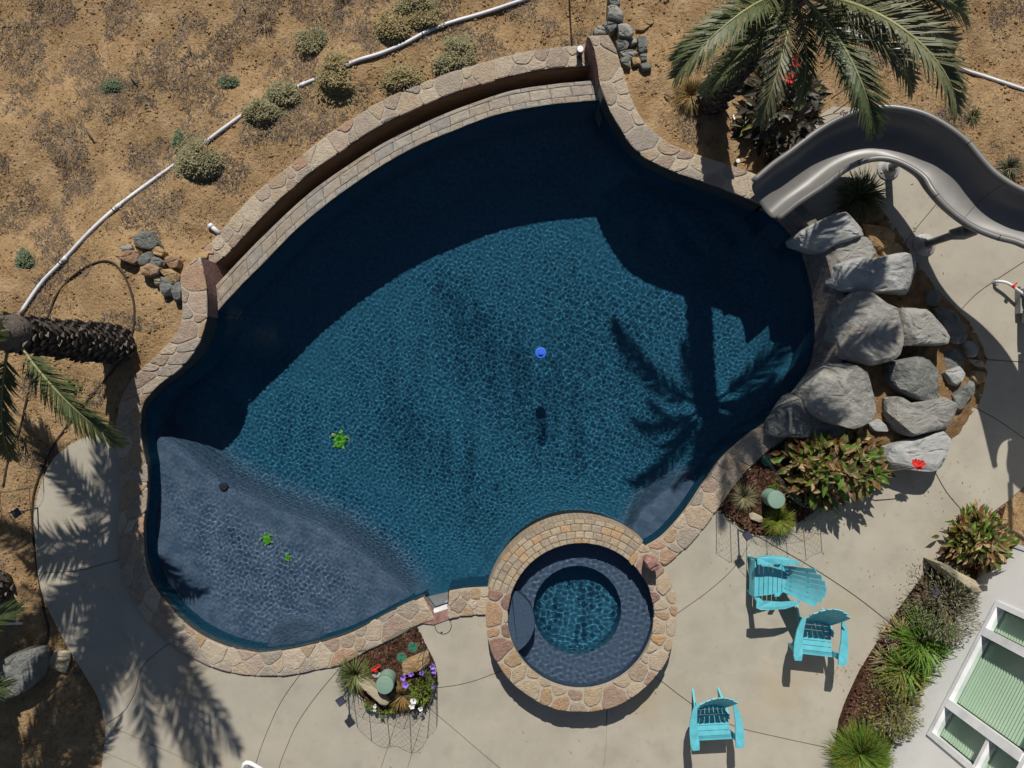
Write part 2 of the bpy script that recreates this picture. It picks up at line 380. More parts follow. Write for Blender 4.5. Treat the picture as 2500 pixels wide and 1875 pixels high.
A_out = [(1485, 86), (1503, 118), (1511, 145), (1527, 200), (1549, 258), (1583, 310), (1634, 349), (1670, 366), (1708, 380), (1775, 402), (1846, 427), (1890, 446)]
Ewall = [(1858, 508), (1885, 524), (1915, 548), (1948, 590), (1970, 640), (1985, 700), (1994, 757), (1996, 819), (1983, 890), (1945, 955), (1895, 1022)]
D_in = [(1895, 1020), (1850, 1047), (1814, 1074), (1767, 1117), (1720, 1180), (1673, 1250), (1620, 1309), (1572, 1340)]
D_out = [(1945, 1050), (1910, 1077), (1877, 1098), (1830, 1141), (1799, 1176), (1750, 1243), (1710, 1296), (1671, 1339), (1622, 1380)]
ZL = 0.03
C_in = [(490, 628, .3), (502, 690, .3), (506, 745, .3), (501, 796, .3), (476, 855, .3), (427, 908, .28), (378, 949, .22), (347, 992, .13), (341, 1031, .08), (349, 1098, .05), (358, 1149, ZL), (356, 1225, ZL), (349, 1284, ZL), (353, 1362, ZL), (370, 1421, ZL), (400, 1468, ZL), (439, 1511, ZL), (490, 1550, ZL), (549, 1577, ZL), (607, 1592, ZL), (650, 1594, ZL), (718, 1584, ZL), (796, 1566, ZL), (855, 1546, ZL), (913, 1517, ZL), (972, 1486, ZL), (1034, 1458, ZL)]
C_out = [(480, 627, .3), (443, 670, .3), (445, 718, .3), (445, 765, .3), (437, 804, .3), (411, 839, .3), (372, 878, .28), (333, 913, .22), (306, 953, .15), (292, 988, .1), (286, 1023, .07), (284, 1070, .05), (291, 1121, ZL), (294, 1168, ZL), (292, 1230, ZL), (290, 1303, ZL), (293, 1374, ZL), (310, 1433, ZL), (341, 1491, ZL), (380, 1538, ZL), (415, 1570, ZL), (462, 1601, ZL), (521, 1629, ZL), (580, 1644, ZL), (650, 1650, ZL), (718, 1646, ZL), (776, 1634, ZL), (835, 1623, ZL), (894, 1589, ZL), (953, 1562, ZL), (1019, 1526, ZL), (1062, 1512, ZL)]
F_in = [(1096, 1447), (1140, 1440), (1200, 1437)]
F_out = [(1093, 1510), (1140, 1502), (1200, 1498)]
SPA_C = P(1418.5, 1505, .4); SPA_RO = 1.385; SPA_RI = 1.068; ZS = .40
spa_u = [Vector((SPA_C.x + 1.2 * math.cos(q), SPA_C.y + 1.2 * math.sin(q), 0)) for q in np.linspace(rad(168), rad(400), 40)]

wE = smooth(px3(Ewall, 0), 60)
pool_poly = ([p for p in smooth(px3(weir_in, ZW), 60)]
             + smooth(px3(A_in[4:], ZR), 40)[1:]
             + wE + smooth(px3(D_in, ZL), 24)[1:]
             + [Vector((SPA_C.x + 1.3 * math.cos(q), SPA_C.y + 1.3 * math.sin(q), 0)) for q in np.linspace(rad(48), rad(164), 24)]
             + px3([(1200, 1437), (1140, 1440), (1096, 1447), (1094, 1479), (1059, 1490), (1036, 1459)], ZL)
             + list(reversed(smooth(px3(C_in[1:], 0), 110)))[1:])
pool_poly = [Vector((p.x, p.y, 0)) for p in pool_poly]

# ------------------------------------------------------------------ terrain
ctrl = [(0, 0, -1.1), (600, 0, -.85), (1200, 0, -.45), (1400, 60, -.3), (900, 190, -.34), (650, 400, -.34), (450, 560, -.30), (300, 300, -.65), (0, 450, -.75), (100, 700, -.3), (400, 740, .17), (395, 690, .1), (350, 800, .16), (250, 900, .06), (150, 1050, -.03), (0, 1200, -.03), (50, 1500, -.03), (150, 1800, -.03),
        (1530, 60, -.1), (1590, 200, .16), (1640, 310, .18), (1750, 340, .16), (1830, 380, .12), (1900, 200, .02), (2100, 150, -.05), (2400, 100, -.2), (2480, 330, -.02), (2480, 1290, -.02), (2420, 1290, -.03)]
for q in [(200, 1300), (230, 1600), (500, 1750), (900, 1800), (1300, 1850), (1700, 1700), (2000, 1700), (2000, 1400), (2200, 1200), (2300, 900), (2200, 700), (2450, 800), (2080, 500), (2350, 600), (2000, 330), (2200, 400), (2400, 540), (2600, 700), (2600, 1000), (2250, 1600), (2300, 1850), (2500, 1600), (400, 2000), (1400, 2000), (150, 1200), (120, 1400), (2100, 300), (2050, 280), (2150, 310), (2250, 350), (2330, 420), (1960, 340), (1920, 400), (2100, 1000), (2000, 1250)]:
    ctrl.append((q[0], q[1], -.07))
CP = np.array([[(u - 1250) / S, (937.5 - v) / S, z] for u, v, z in ctrl])
def terr(X, Y):
    X = np.asarray(X, float); Y = np.asarray(Y, float)
    num = np.zeros(X.shape); den = np.zeros(X.shape)
    for x, y, z in CP:
        w = 1 / (((X - x) ** 2 + (Y - y) ** 2) + .03) ** 1.7
        num += w * z; den += w
    Z = num / den
    lo = 0
    rough = sstep(-.02, -.12, Z) * 0 + 1
    a = .022 * np.sin(2.3 * X + 1.3 * np.sin(1.9 * Y)) * np.sin(2.7 * Y + 1.1 * np.sin(1.7 * X)) + .012 * np.sin(6.1 * X + 2 * np.sin(3.3 * Y + 1)) * np.sin(5.3 * Y + .7)
    return Z + a * np.clip(np.abs(Z + .07) * 6, 0, 1)
def PT(u, v, dz=0.0):
    z = 0.0
    for _ in range(5):
        p = P(u, v, z); z = float(terr(p.x, p.y)) + dz
    return P(u, v, z)

hole = (smooth([ (a + b) / 2 for a, b in zip(smooth(px3(cap_in, ZC), 60), smooth(px3(cap_out, ZC), 60))], 60)
        + smooth([(a + b) / 2 for a, b in zip(smooth(px3(A_in, ZR), 60), smooth(px3(A_out, ZR), 60))], 60)
        + px3([(1930, 520), (1975, 570), (2010, 650), (2030, 760), (2025, 830), (2010, 900), (1970, 975), (1925, 1040)], 0)
        + smooth([(a + b) / 2 for a, b in zip(smooth(px3(D_in, ZL), 40), smooth(px3(D_out, ZL), 40))], 40)
        + list(reversed(spa_u)) + px3([(1096, 1480), (1093, 1500), (1059, 1500), (1036, 1490)], 0)
        + list(reversed(smooth([(a + b) / 2 for a, b in zip(smooth(px3(C_in, 0), 120), smooth(px3(C_out, 0), 120))], 120))))
hole = [Vector((p.x, p.y, 0)) for p in hole]
def axis(a, b, d, far):
    c = list(np.arange(a, b + 1e-6, d)); lo = []; hi = []; x = a; s = d
    while x > -far: s *= 1.6; x -= s; lo.append(x)
    x = b; s = d
    while x < far: s *= 1.6; x += s; hi.append(x)
    return np.array(lo[::-1] + c + hi)
ax = axis(-9, 9, .075, 90); ay = axis(-7, 7, .075, 90)
X, Y = np.meshgrid(ax, ay); Z = terr(X, Y)
for k in range(3):   # small clods and hollows
    f = (9, 17, 31)[k]; a = (.010, .007, .004)[k]; ph = NR.uniform(0, 6, 4)
    Z += a * np.sin(f * X + ph[0] + 2 * np.sin(f * .37 * Y + ph[1])) * np.sin(f * 1.1 * Y + ph[2] + 2 * np.sin(f * .43 * X + ph[3]))
idx = np.arange(X.size).reshape(X.shape)
F = np.stack([idx[:-1, :-1], idx[:-1, 1:], idx[1:, 1:], idx[1:, :-1]], -1).reshape(-1, 4)
cx = (X[:-1, :-1] + X[1:, 1:]).ravel() / 2; cy = (Y[:-1, :-1] + Y[1:, 1:]).ravel() / 2
F = F[~inside(hole, cx, cy)]
tag(link('ground', npmesh('ground', np.stack([X, Y, Z], -1).reshape(-1, 3), F, MT['dirt'])), kind='structure')

# ------------------------------------------------------------------ pool shell: floor, shelf, steps, walls
d = .04
X, Y = np.meshgrid(np.arange(-6, 5.2, d), np.arange(-4.6, 4.8, d))
ins = inside(pool_poly, X, Y); dist = edge_dist(pool_poly, X, Y); sgn = np.where(ins, dist, -dist)
keep = sgn > -.09
Zf = -1.62 + .32 * sstep(.5, -3.3, Y)
Zf = Zf + .45 * (1 - sstep(0, .75, dist))
shelf = [PW(u, v, -.45) for u, v in [(250, 1030), (330, 1040), (430, 1092), (542, 1182), (678, 1248), (791, 1290), (881, 1347), (960, 1415), (1015, 1475), (1000, 1600), (700, 1800), (200, 1700)]]
shp = smooth(shelf[:9], 80) + shelf[9:]
sd_ = np.where(inside(shp, X, Y), 1, -1) * edge_dist(shp, X, Y)
sh = sstep(-.22, .03, sd_); shc = sstep(-.50, .10, sd_)
stepd = sstep(-.52, -.42, sd_) * sstep(-4.0, -2.2, X * -1 - 0) * 0
Zshelf = -.46 - .03 * np.sin(X)
c0 = PW(725, 1578, -.3); semi = sstep(.455, .425, np.hypot(X - c0.x, Y - c0.y))
Zf = Zf * (1 - sh) + Zshelf * sh
Zf = np.where(semi > 0, np.maximum(Zf, Zf * (1 - semi) + -.21 * semi), Zf)
bench = [PW(u, v, -.5) for u, v in [(1500, 1350), (1530, 1310), (1560, 1250), (1620, 1195), (1680, 1168), (1740, 1165), (1800, 1250), (1600, 1400)]]
bd = np.where(inside(bench, X, Y), 1, -1) * edge_dist(bench, X, Y)
bs = sstep(-.08, .04, bd)
Zf = Zf * (1 - bs) + np.maximum(Zf, -.5) * bs
nc = P(1066, 1470, 0); nt_ = sstep(.36, .30, np.hypot(X - nc.x, Y - nc.y)) * (Y < nc.y + .1)
Zf = np.where(nt_ > 0, np.maximum(Zf, -.30), Zf)
FG = (X, Y, Zf)
def floor_z(x, y):
    return float(FG[2][int(round((y - FG[1][0, 0]) / .04)), int(round((x - FG[0][0, 0]) / .04))])
idx = np.full(X.shape, -1); idx[keep] = np.arange(keep.sum())
q = np.stack([idx[:-1, :-1], idx[:-1, 1:], idx[1:, 1:], idx[1:, :-1]], -1).reshape(-1, 4)
shm = ((sh > .6) | (semi > .5) | (bs > .6))[:-1, :-1].ravel()[(q >= 0).all(1)]
q = q[(q >= 0).all(1)]
pts = np.stack([X[keep], Y[keep], Zf[keep]], -1)
pool = link('pool_shell', npmesh('pool_shell', pts, q, MT['plaster'])); tag(pool, kind='structure')
at_ = pool.data.attributes.new('shelf', 'FLOAT', 'POINT'); at_.data.foreach_set('value', np.clip(np.maximum(np.maximum(shc, semi), sstep(-.25, .1, bd))[keep], 0, 1).astype(np.float32))
pool.cycles.is_caustics_receiver = True
pp = []
for i in range(len(pool_poly)):
    tg = (pool_poly[(i + 1) % len(pool_poly)] - pool_poly[i - 1]).normalized(); nn_ = Vector((tg.y, -tg.x, 0)) * .022
    pp.append(pool_poly[i] + nn_)
mb = MB(); pp.append(pp[0])
mb.strip([Vector((p.x, p.y, -2.3)) for p in pp], [Vector((p.x, p.y, -.085)) for p in pp])
wall = mb.build('pool_wall', MT['plaster'], pool); wall.cycles.is_caustics_receiver = True

# ------------------------------------------------------------------ pool water
rngw = np.random.default_rng(3)
def ripples(X, Y, n, lo, hi, amp, spread=1.5):
    Z = np.zeros(X.shape)
    for k in range(n):
        lam = math.exp(rngw.uniform(math.log(lo), math.log(hi))); a = rngw.normal(-PI / 2, spread); ph = rngw.uniform(0, 6.28)
        kk = 2 * PI / lam
        Z += amp * lam / math.sqrt(n) * np.sin(kk * (X * math.cos(a) + Y * math.sin(a)) + ph)
    return Z
d = .0112
X, Y = np.meshgrid(np.arange(-6, 5.2, d), np.arange(-4.6, 4.8, d))
wp_ = pool_poly[::2]
ins = inside(wp_, X, Y); dist = edge_dist(wp_, X, Y); keep = ins | (dist < .06)
shw = np.where(inside(shp, X, Y), 1, 0) * sstep(0, .4, edge_dist(shp[::3], X, Y))
calm = .45 + .55 * sstep(.1, 1.2, dist)
uneven = .78 + .20 * np.sin(1.1 * X + 1.7 * np.sin(.8 * Y)) * np.sin(1.3 * Y + 1.2 * np.sin(.9 * X)) + .10 * np.sin(3.1 * X + 2 * Y)
Z = WATER + ripples(X, Y, 44, .044, .105, .0035) * calm * uneven * (1 + 1.5 * shw) + ripples(X, Y, 14, .11, .20, .0018) * (.5 + .5 * np.sin(.9 * X + 1.3 * np.sin(1.1 * Y + .6))) + ripples(X, Y, 16, .2, .6, .0007)
rs = np.hypot(X - SPA_C.x, Y - SPA_C.y)
Z += .0003 * np.sin(2 * PI * rs / .19 + 2 * np.sin(2.1 * X + 1.3 * Y)) * np.exp(-np.clip(rs - 1.4, 0, 9) / 1.6)
idx = np.full(X.shape, -1); idx[keep] = np.arange(keep.sum())
q = np.stack([idx[:-1, :-1], idx[:-1, 1:], idx[1:, 1:], idx[1:, :-1]], -1).reshape(-1, 4); q = q[(q >= 0).all(1)]
pw = link('pool_water', npmesh('pool_water', np.stack([X[keep], Y[keep], Z[keep]], -1), q, MT['water'])); tag(pw, kind='structure')
pw.cycles.is_caustics_caster = True

# ------------------------------------------------------------------ stonework helpers
def clip_half(poly, n, c):
    """keep the side n.p <= c"""
    out = []; N = len(poly)
    for i in range(N):
        a, b = poly[i], poly[(i + 1) % N]
        da = n[0] * a[0] + n[1] * a[1] - c; db = n[0] * b[0] + n[1] * b[1] - c
        if da <= 0: out.append(a)
        if (da < 0 < db) or (db < 0 < da):
            t = da / (da - db); out.append((a[0] + (b[0] - a[0]) * t, a[1] + (b[1] - a[1]) * t))
    return out
def stone_cells(L, W, size, gap, rnd, closed=False):
    """irregular convex cells filling the strip [0,L] x [0,W]"""
    pts = []; tries = 0
    while tries < 900 * L:
        tries += 1
        p = (rnd.uniform(0, L), rnd.uniform(.05 * W, .95 * W)); r = size * rnd.uniform(.58, 1.32)
        ok = True
        for (x, y, rr) in pts[-60:] if False else pts:
            dx = abs(x - p[0])
            if closed: dx = min(dx, L - dx)
            if dx < 1 and dx * dx + (y - p[1]) ** 2 < (.5 * (r + rr)) ** 2: ok = False; break
        if ok: pts.append((*p, r))
        if tries > 220 * L / size: break
    cells = []
    for i, (x, y, r) in enumerate(pts):
        lo, hi = (x - 1, x + 1) if closed else (max(0, x - 1), min(L, x + 1))
        t0 = rnd.uniform(-.022, .006); t1 = W + rnd.uniform(-.004, .012)
        poly = [(lo, t0), (hi, t0), (hi, t1), (lo, t1)]
        for j, (x2, y2, r2) in enumerate(pts):
            if i == j: continue
            for sft in ((-L, 0, L) if closed else (0,)):
                xx = x2 + sft
                if abs(xx - x) > 1.6: continue
                dx, dy = xx - x, y2 - y; dd = math.hypot(dx, dy); n = (dx / dd, dy / dd)
                w = (dd * dd + r * r - r2 * r2) / (2 * dd) * .5 + dd * .25
                poly = clip_half(poly, n, n[0] * x + n[1] * y + w - gap / 2)
                if len(poly) < 3: break
            if len(poly) < 3: break
        if len(poly) < 3: continue
        area = abs(sum(poly[k][0] * poly[(k + 1) % len(poly)][1] - poly[(k + 1) % len(poly)][0] * poly[k][1] for k in range(len(poly)))) / 2
        if area < .0022: continue
        cells.append(poly)
    return cells
def round_poly(poly, rnd, jit=.004, cr=.03):
    out = []; N = len(poly)
    for i in range(N):
        a, b = poly[i], poly[(i + 1) % N]; l = math.hypot(b[0] - a[0], b[1] - a[1])
        if l < .004: continue
        f = min(.3, cr / l)
        for t in ((f, 1 - f) if l < .16 else (f, .5, 1 - f)):
            out.append((a[0] + (b[0] - a[0]) * t + rnd.uniform(-jit, jit), a[1] + (b[1] - a[1]) * t + rnd.uniform(-jit, jit)))
    return out
def lay_stone(name, poly, fmap, mat, parent, rnd, h=.022, jit=.005, cr=.03):
    pl = round_poly(poly, rnd, jit, cr)
    if len(pl) < 3: return
    c = (sum(p[0] for p in pl) / len(pl), sum(p[1] for p in pl) / len(pl)); n = len(pl)
    hh = h * rnd.uniform(.7, 1.25); tx, ty = rnd.uniform(-.02, .02), rnd.uniform(-.02, .02)
    V = []
    for s, z in ((1.0, -.02), (1.0, hh - .008), (.93 if cr > .01 else .97, hh), (.55, hh + .003)):
        for p in pl:
            x, y = c[0] + (p[0] - c[0]) * s, c[1] + (p[1] - c[1]) * s
            w = fmap(x, y); zz = z
            if z > 0: zz += (x - c[0]) * tx + (y - c[1]) * ty + (rnd.uniform(-.003, .003) if s < 1 else 0)
            V.append(w + Vector((0, 0, zz)))
    V.append(fmap(*c) + Vector((0, 0, hh + .002)))
    F = []
    for k in range(3):
        for i in range(n): F.append((k * n + i, k * n + (i + 1) % n, (k + 1) * n + (i + 1) % n, (k + 1) * n + i))
    for i in range(n): F.append((3 * n + i, 3 * n + (i + 1) % n, 4 * n))
    # make the top face up whatever the strip's handedness
    a, b, c3 = V[3 * n], V[3 * n + 1], V[4 * n]
    if (b - a).cross(c3 - a).z < 0: F = [f[::-1] for f in F]
    return mesh(name, V, F, mat, parent)
def strip_map(A, B):
    """(s,t) -> world between two polylines of equal count; returns map, length, mean width"""
    mid = [(a + b) / 2 for a, b in zip(A, B)]; c = [0]
    for i in range(len(mid) - 1): c.append(c[-1] + (mid[i + 1] - mid[i]).length)
    W = sum((a - b).length for a, b in zip(A, B)) / len(A)
    An = np.array([tuple(p) for p in A]); Bn = np.array([tuple(p) for p in B]); cc = np.array(c)
    def f(s, t):
        s_ = min(max(s, 0), c[-1])
        a = Vector([float(np.interp(s_, cc, An[:, k])) for k in range(3)]); b = Vector([float(np.interp(s_, cc, Bn[:, k])) for k in range(3)])
        return a + (b - a) * (t / W)
    return f, c[-1], W
def wall_body(name, A, B, drop, mat, parent, dropB=None, ends=True):
    """solid strip: flat top between A and B, sides going down"""
    dropB = drop if dropB is None else dropB
    A2 = [Vector((p.x, p.y, p.z - drop)) for p in A]; B2 = [Vector((p.x, p.y, p.z - dropB)) for p in B]
    mb = MB(); mb.strip(A, B); mb.strip(A2, A); mb.strip(B, B2)
    if ends:
        for i in (0, -1): mb.add([A[i], B[i], B2[i], A2[i]], [(0, 1, 2, 3)])
    return mb.build(name, mat, parent)
def lay_strip(parent, A, B, mat, size, gap=.015, h=.012, seed=1, name='stone'):
    rnd = random.Random(seed); f, L, W = strip_map(A, B)
    for poly in stone_cells(L, W, size, gap, rnd): lay_stone(name, poly, f, mat, parent, rnd, h)
def lay_tiles(parent, A, B, mat, tl, rows, gap=.007, h=.008, seed=1, name='tile', half=True):
    rnd = random.Random(seed); f, L, W = strip_map(A, B); t0 = 0
    for ri, w in enumerate(rows):
        w = w * W; n = max(1, round(L / tl[ri])); st = L / n
        off = (ri % 2) * st * .5 if half else 0
        s = -off
        while s < L - .01:
            a, b = max(0, s), min(L, s + st)
            if b - a > .03:
                lay_stone(name, [(a + gap / 2, t0 + gap / 2), (b - gap / 2, t0 + gap / 2), (b - gap / 2, t0 + w - gap / 2), (a + gap / 2, t0 + w - gap / 2)], f, mat, parent, rnd, h, .0012, .006)
            s += st
        t0 += w

# ------------------------------------------------------------------ overflow edge and trough
t = thing('overflow_edge', P(900, 380, ZW), 'curved overflow edge of grey slate tiles between the pool and the open trough', 'pool edge')
A = smooth(px3(weir_in, ZW), 70); B = smooth(px3(weir_out, ZW), 70)
wall_body('grout_bed', A, B, .9, MT['grout'], t)
lay_tiles(t, A, B, MT['tile'], (.20, .31, .40), (.30, .50, .20), seed=4)
t = thing('trough_wall', P(820, 330, ZC), 'curved low wall capped with pale flagstones on the outer side of the overflow trough', 'wall')
A = smooth(px3(cap_in, ZC), 70); B = smooth(px3(cap_out, ZC), 70)
wall_body('mortar_bed', A, B, .75, MT['mortar'], t, .6)
lay_strip(t, A, B, MT['flag'], .27, seed=21)
A1 = [p - Vector((0, 0, .03)) for p in A]; A0 = [p - Vector((0, 0, .72)) for p in A]
cen = Vector((0, 0, 0)); nrm = []
for i in range(len(A)):
    tg = (A[min(i + 1, 69)] - A[max(i - 1, 0)]).normalized(); nrm.append(Vector((tg.y, -tg.x, 0)))
off = [n * .012 for n in nrm]
mb = MB(); mb.strip([a + o for a, o in zip(A0, off)], [a + o for a, o in zip(A1, off)]); mb.build('inner_face', MT['trough'], t)
B = smooth(px3(weir_out, ZW), 70)
mb = MB(); mb.strip([Vector((p.x, p.y, -.90)) for p in A], [Vector((p.x, p.y, -.90)) for p in B]); mb.build('trough_floor', MT['trough'], t)

# ------------------------------------------------------------------ raised wall, coping
t = thing('raised_wall', P(1600, 360, 0), 'raised curving wall of pale flagstones between the palm bed and the deep end', 'wall')
A = smooth(px3(A_in, ZR), 60); B = smooth(px3(A_out, ZR), 60)
wall_body('mortar_bed', A, B, 1.3, MT['mortar'], t, .8)
lay_strip(t, A, B, MT['flag'], .29, seed=8, gap=.022)
mb = MB(); mb.strip([Vector((p.x, p.y, -.3)) + (p - b).normalized() * .014 for p, b in zip(A[14:], B[14:])], [Vector((p.x, p.y, ZR - .012)) + (p - b).normalized() * .014 for p, b in zip(A[14:], B[14:])]); mb.build('shade_strip', MT['shadeface'], t)  # dark strip painted in for the shade under the wall's pool edge
mb = MB(); e0 = [Vector((p.x, p.y, -1.0)) + (p - b).normalized() * .012 for p, b in zip(A[:12], B[:12])]; e1 = [Vector((p.x, p.y, ZR - .01)) + (p - b).normalized() * .012 for p, b in zip(A[:12], B[:12])]
mb.strip(e0, e1); mb.build('end_face', MT['rockpink'], t)
t = thing('pool_coping', P(400, 1500, 0), 'long curved flagstone coping from the leaning palm round the shallow shelf to the spillway', 'coping')
A = smooth(px3(C_in), 150); B = smooth(px3(C_out), 150)
wall_body('mortar_bed', A, B, .5, MT['mortar'], t)
f, L, W = strip_map(A, B)
lay_strip(t, A, B, MT['flag'], .27, seed=5)
mb = MB(); mb.strip([Vector((p.x, p.y, -.3)) + (p - b).normalized() * .014 for p, b in zip(A[13:], B[13:])], [Vector((p.x, p.y, p.z - .012)) + (p - b).normalized() * .014 for p, b in zip(A[13:], B[13:])]); mb.build('shade_strip', MT['shadeface'], t)  # same painted shade strip along the coping's pool-side face
# face of the raised end towards the trough
mb = MB(); mb.strip([Vector((p.x, p.y, -1.0)) + (p - b).normalized() * .012 for p, b in zip(A[:14], B[:14])], [Vector((p.x, p.y, .28)) + (p - b).normalized() * .012 for p, b in zip(A[:14], B[:14])]); mb.build('end_face', MT['rockpink'], t)
t = thing('coping_run', P(1145, 1470, 0), 'short straight run of flagstone coping between the spillway notch and the round spa', 'coping')
A = smooth(px3(F_in, ZL), 12); B = smooth(px3(F_out, ZL), 12)
wall_body('mortar_bed', A, B, .4, MT['mortar'], t); lay_strip(t, A, B, MT['flag'], .22, seed=3)
t = thing('coping_run', P(1750, 1200, 0), 'flagstone coping running from the round spa up to the boulders beside the planter', 'coping')
A = smooth(px3(D_in, ZL), 40); B = smooth(px3(D_out, ZL), 40)
wall_body('mortar_bed', A, B, .4, MT['mortar'], t); lay_strip(t, A, B, MT['flag'], .25, seed=13)
# notch with its white spill lip
t = thing('spillway', P(1076, 1486, 0), 'small spillway notch with white lip cut into the coping above the shelf', 'spillway')
A = px3([(1034, 1458), (1059, 1494), (1094, 1482), (1096, 1446)], ZL); B = px3([(1010, 1520), (1060, 1525), (1095, 1512), (1100, 1500)], ZL - .004)
wall_body('back_stone', A, B, .4, MT['rockpink'], t)
mb = MB(); a, b = P(1060, 1491, -.02), P(1093, 1480, -.02); dv = (b - a); M3 = Matrix.Rotation(math.atan2(dv.y, dv.x), 3, 'Z')
mb.box((a + b) / 2, (dv.length, .045, .10), M=M3); mb.build('lip', MT['white'], t)
q4 = px3([(1038, 1459), (1094, 1446), (1092, 1478), (1061, 1488)], -.095); mb = MB(); V, F = prism(q4, -.16, -.115); mb.add(V, F); o = mb.build('tray', MT['greyp'], t); o.cycles.is_caustics_receiver = True

# tiled wall under the boulders
t = thing('tiled_wall', P(1990, 760, 0), 'dark tiled raised wall along the water below the big boulders', 'wall')
E0 = [Vector((p.x, p.y, -.12)) for p in wE]
nE = []
for i in range(60):
    tg = (wE[min(i + 1, 59)] - wE[max(i - 1, 0)]).normalized(); nE.append(Vector((-tg.y, tg.x, 0)))
if nE[30].x < 0: nE = [-n for n in nE]
hE = [.30 + .14 * math.sin(PI * i / 59) for i in range(60)]
E1 = [Vector((p.x, p.y, hE[i])) + nE[i] * .13 for i, p in enumerate(wE)]
E2 = [Vector((p.x, p.y, hE[i])) + nE[i] * .25 for i, p in enumerate(wE)]; E3 = [Vector((p.x, p.y, -.1)) for p in E2]
mb = MB(); mb.strip(E0, E1); mb.strip(E1, E2); mb.strip(E2, E3); mb.build('grout_bed', MT['grout'], t)
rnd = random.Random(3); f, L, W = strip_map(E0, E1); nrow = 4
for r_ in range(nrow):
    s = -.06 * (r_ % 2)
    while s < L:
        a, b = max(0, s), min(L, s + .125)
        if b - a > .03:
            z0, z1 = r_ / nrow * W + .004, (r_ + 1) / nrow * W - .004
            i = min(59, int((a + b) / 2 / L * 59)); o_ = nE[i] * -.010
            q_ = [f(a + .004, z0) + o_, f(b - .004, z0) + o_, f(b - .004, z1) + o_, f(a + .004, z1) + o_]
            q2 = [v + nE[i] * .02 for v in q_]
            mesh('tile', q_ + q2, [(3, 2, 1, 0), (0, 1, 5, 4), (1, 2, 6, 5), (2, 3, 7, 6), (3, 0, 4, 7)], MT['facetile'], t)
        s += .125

# ------------------------------------------------------------------ spa
t = thing('spa', SPA_C - Vector((0, 0, ZS)), 'round raised spa with flagstone rim and tiled spill edge joined to the pool', 'spa')
def ring(r, z, n=96, a0=0, a1=2 * PI, full=True):
    m = n if full else n - 1
    return [Vector((SPA_C.x + r * math.cos(a0 + (a1 - a0) * k / m), SPA_C.y + r * math.sin(a0 + (a1 - a0) * k / m), z)) for k in range(n)] 
def lat(mb, prof, n=96):
    for (r0, z0), (r1, z1) in zip(prof[:-1], prof[1:]):
        a = ring(r0, z0, n); b = ring(r1, z1, n); mb.strip(a + [a[0]], b + [b[0]])
mb = MB(); lat(mb, [(SPA_RO - .02, -1.6), (SPA_RO - .02, ZS - .07), (SPA_RI + .01, ZS - .07), (SPA_RI + .01, .28)]); mb.build('shell', MT['mortar'], t)
a0, a1 = rad(50), rad(163)      # spill arc faces the pool
SW = .30                        # spa water level
rnd = random.Random(6)
NA = 120
A = ring(SPA_RI, ZS, NA, a1, a0 + 2 * PI, False); B = ring(SPA_RO, ZS, NA, a1, a0 + 2 * PI, False)
wall_body('mortar_bed', A, B, .1, MT['mortar'], t)
lay_strip(t, A, B, MT['spaflag'], .24, seed=17, h=.018, gap=.028)
A = ring(SPA_RI - .005, ZS - .006, 60, a0, a1, False); B = ring(SPA_RO + .025, ZS - .035, 60, a0, a1, False)
wall_body('spill_bed', A, B, .1, MT['grout'], t, .6)
lay_tiles(t, A, B, MT['arctile'], (.125, .135, .14, .135), (.20, .30, .30, .20), seed=9, half=False, h=.012)
rnd = random.Random(31)
nf = 44
for r_ in range(3):
    for k in range(nf):
        q0 = a0 + (a1 - a0) * (k + .03) / nf; q1 = a0 + (a1 - a0) * (k + .97) / nf; z0, z1 = ZS - .06 - .15 * (r_ + 1) + .004, ZS - .06 - .15 * r_ - .004
        ro_ = SPA_RO + .025; V = []
        for rr_ in (ro_ + .010, ro_ - .01):
            for q_, z_ in ((q0, z0), (q1, z0), (q1, z1), (q0, z1)): V.append(Vector((SPA_C.x + rr_ * math.cos(q_), SPA_C.y + rr_ * math.sin(q_), z_)))
        mesh('face_tile', V, [(0, 1, 2, 3), (4, 5, 1, 0), (5, 6, 2, 1), (6, 7, 3, 2), (7, 4, 0, 3)], MT['arctile'], t)
# interior: bench ring, well and seat, seen through the water
wc = PW(1408, 1484, 0); wc = P(1408, 1484, .0)
WR = .655
mb = MB(); n = 96
inner = [Vector((wc.x + WR * math.cos(2 * PI * k / n), wc.y + WR * math.sin(2 * PI * k / n), .03)) for k in range(n)]
inner2 = [Vector((p.x, p.y, -.14)) + (Vector((wc.x, wc.y, -.14)) - Vector((p.x, p.y, -.14))) * .04 for p in inner]
outer = ring(SPA_RI + .008, .03, n); top = ring(SPA_RI + .008, ZS - .01, n)
mb.strip(inner + [inner[0]], outer + [outer[0]]); mb.strip(outer + [outer[0]], top + [top[0]])
o = mb.build('bench', MT['spaplaster'], t); o.cycles.is_caustics_receiver = True
mb = MB(); low = [Vector((wc.x + (p.x - wc.x) * .97, wc.y + (p.y - wc.y) * .97, -.30)) for p in inner]; low2 = [Vector((wc.x + (p.x - wc.x) * .85, wc.y + (p.y - wc.y) * .85, -.36)) for p in inner]
mb.strip(inner + [inner[0]], low + [low[0]]); mb.strip(low + [low[0]], low2 + [low2[0]]); mb.add(low2, [tuple(range(n))])
o = mb.build('footwell', MT['spafloor'], t); o.cycles.is_caustics_receiver = True
sc_ = P(1222, 1514, .2); sr = .50
pl = [Vector((sc_.x + sr * math.cos(q), sc_.y + sr * math.sin(q), 0)) for q in np.linspace(-PI / 2.1, PI / 2.1, 40)]
pl = [p for p in pl if math.hypot(p.x - SPA_C.x, p.y - SPA_C.y) < SPA_RI + .02] 
aa = [math.atan2(p.y - SPA_C.y, p.x - SPA_C.x) % (2 * PI) for p in (pl[-1], pl[0])]
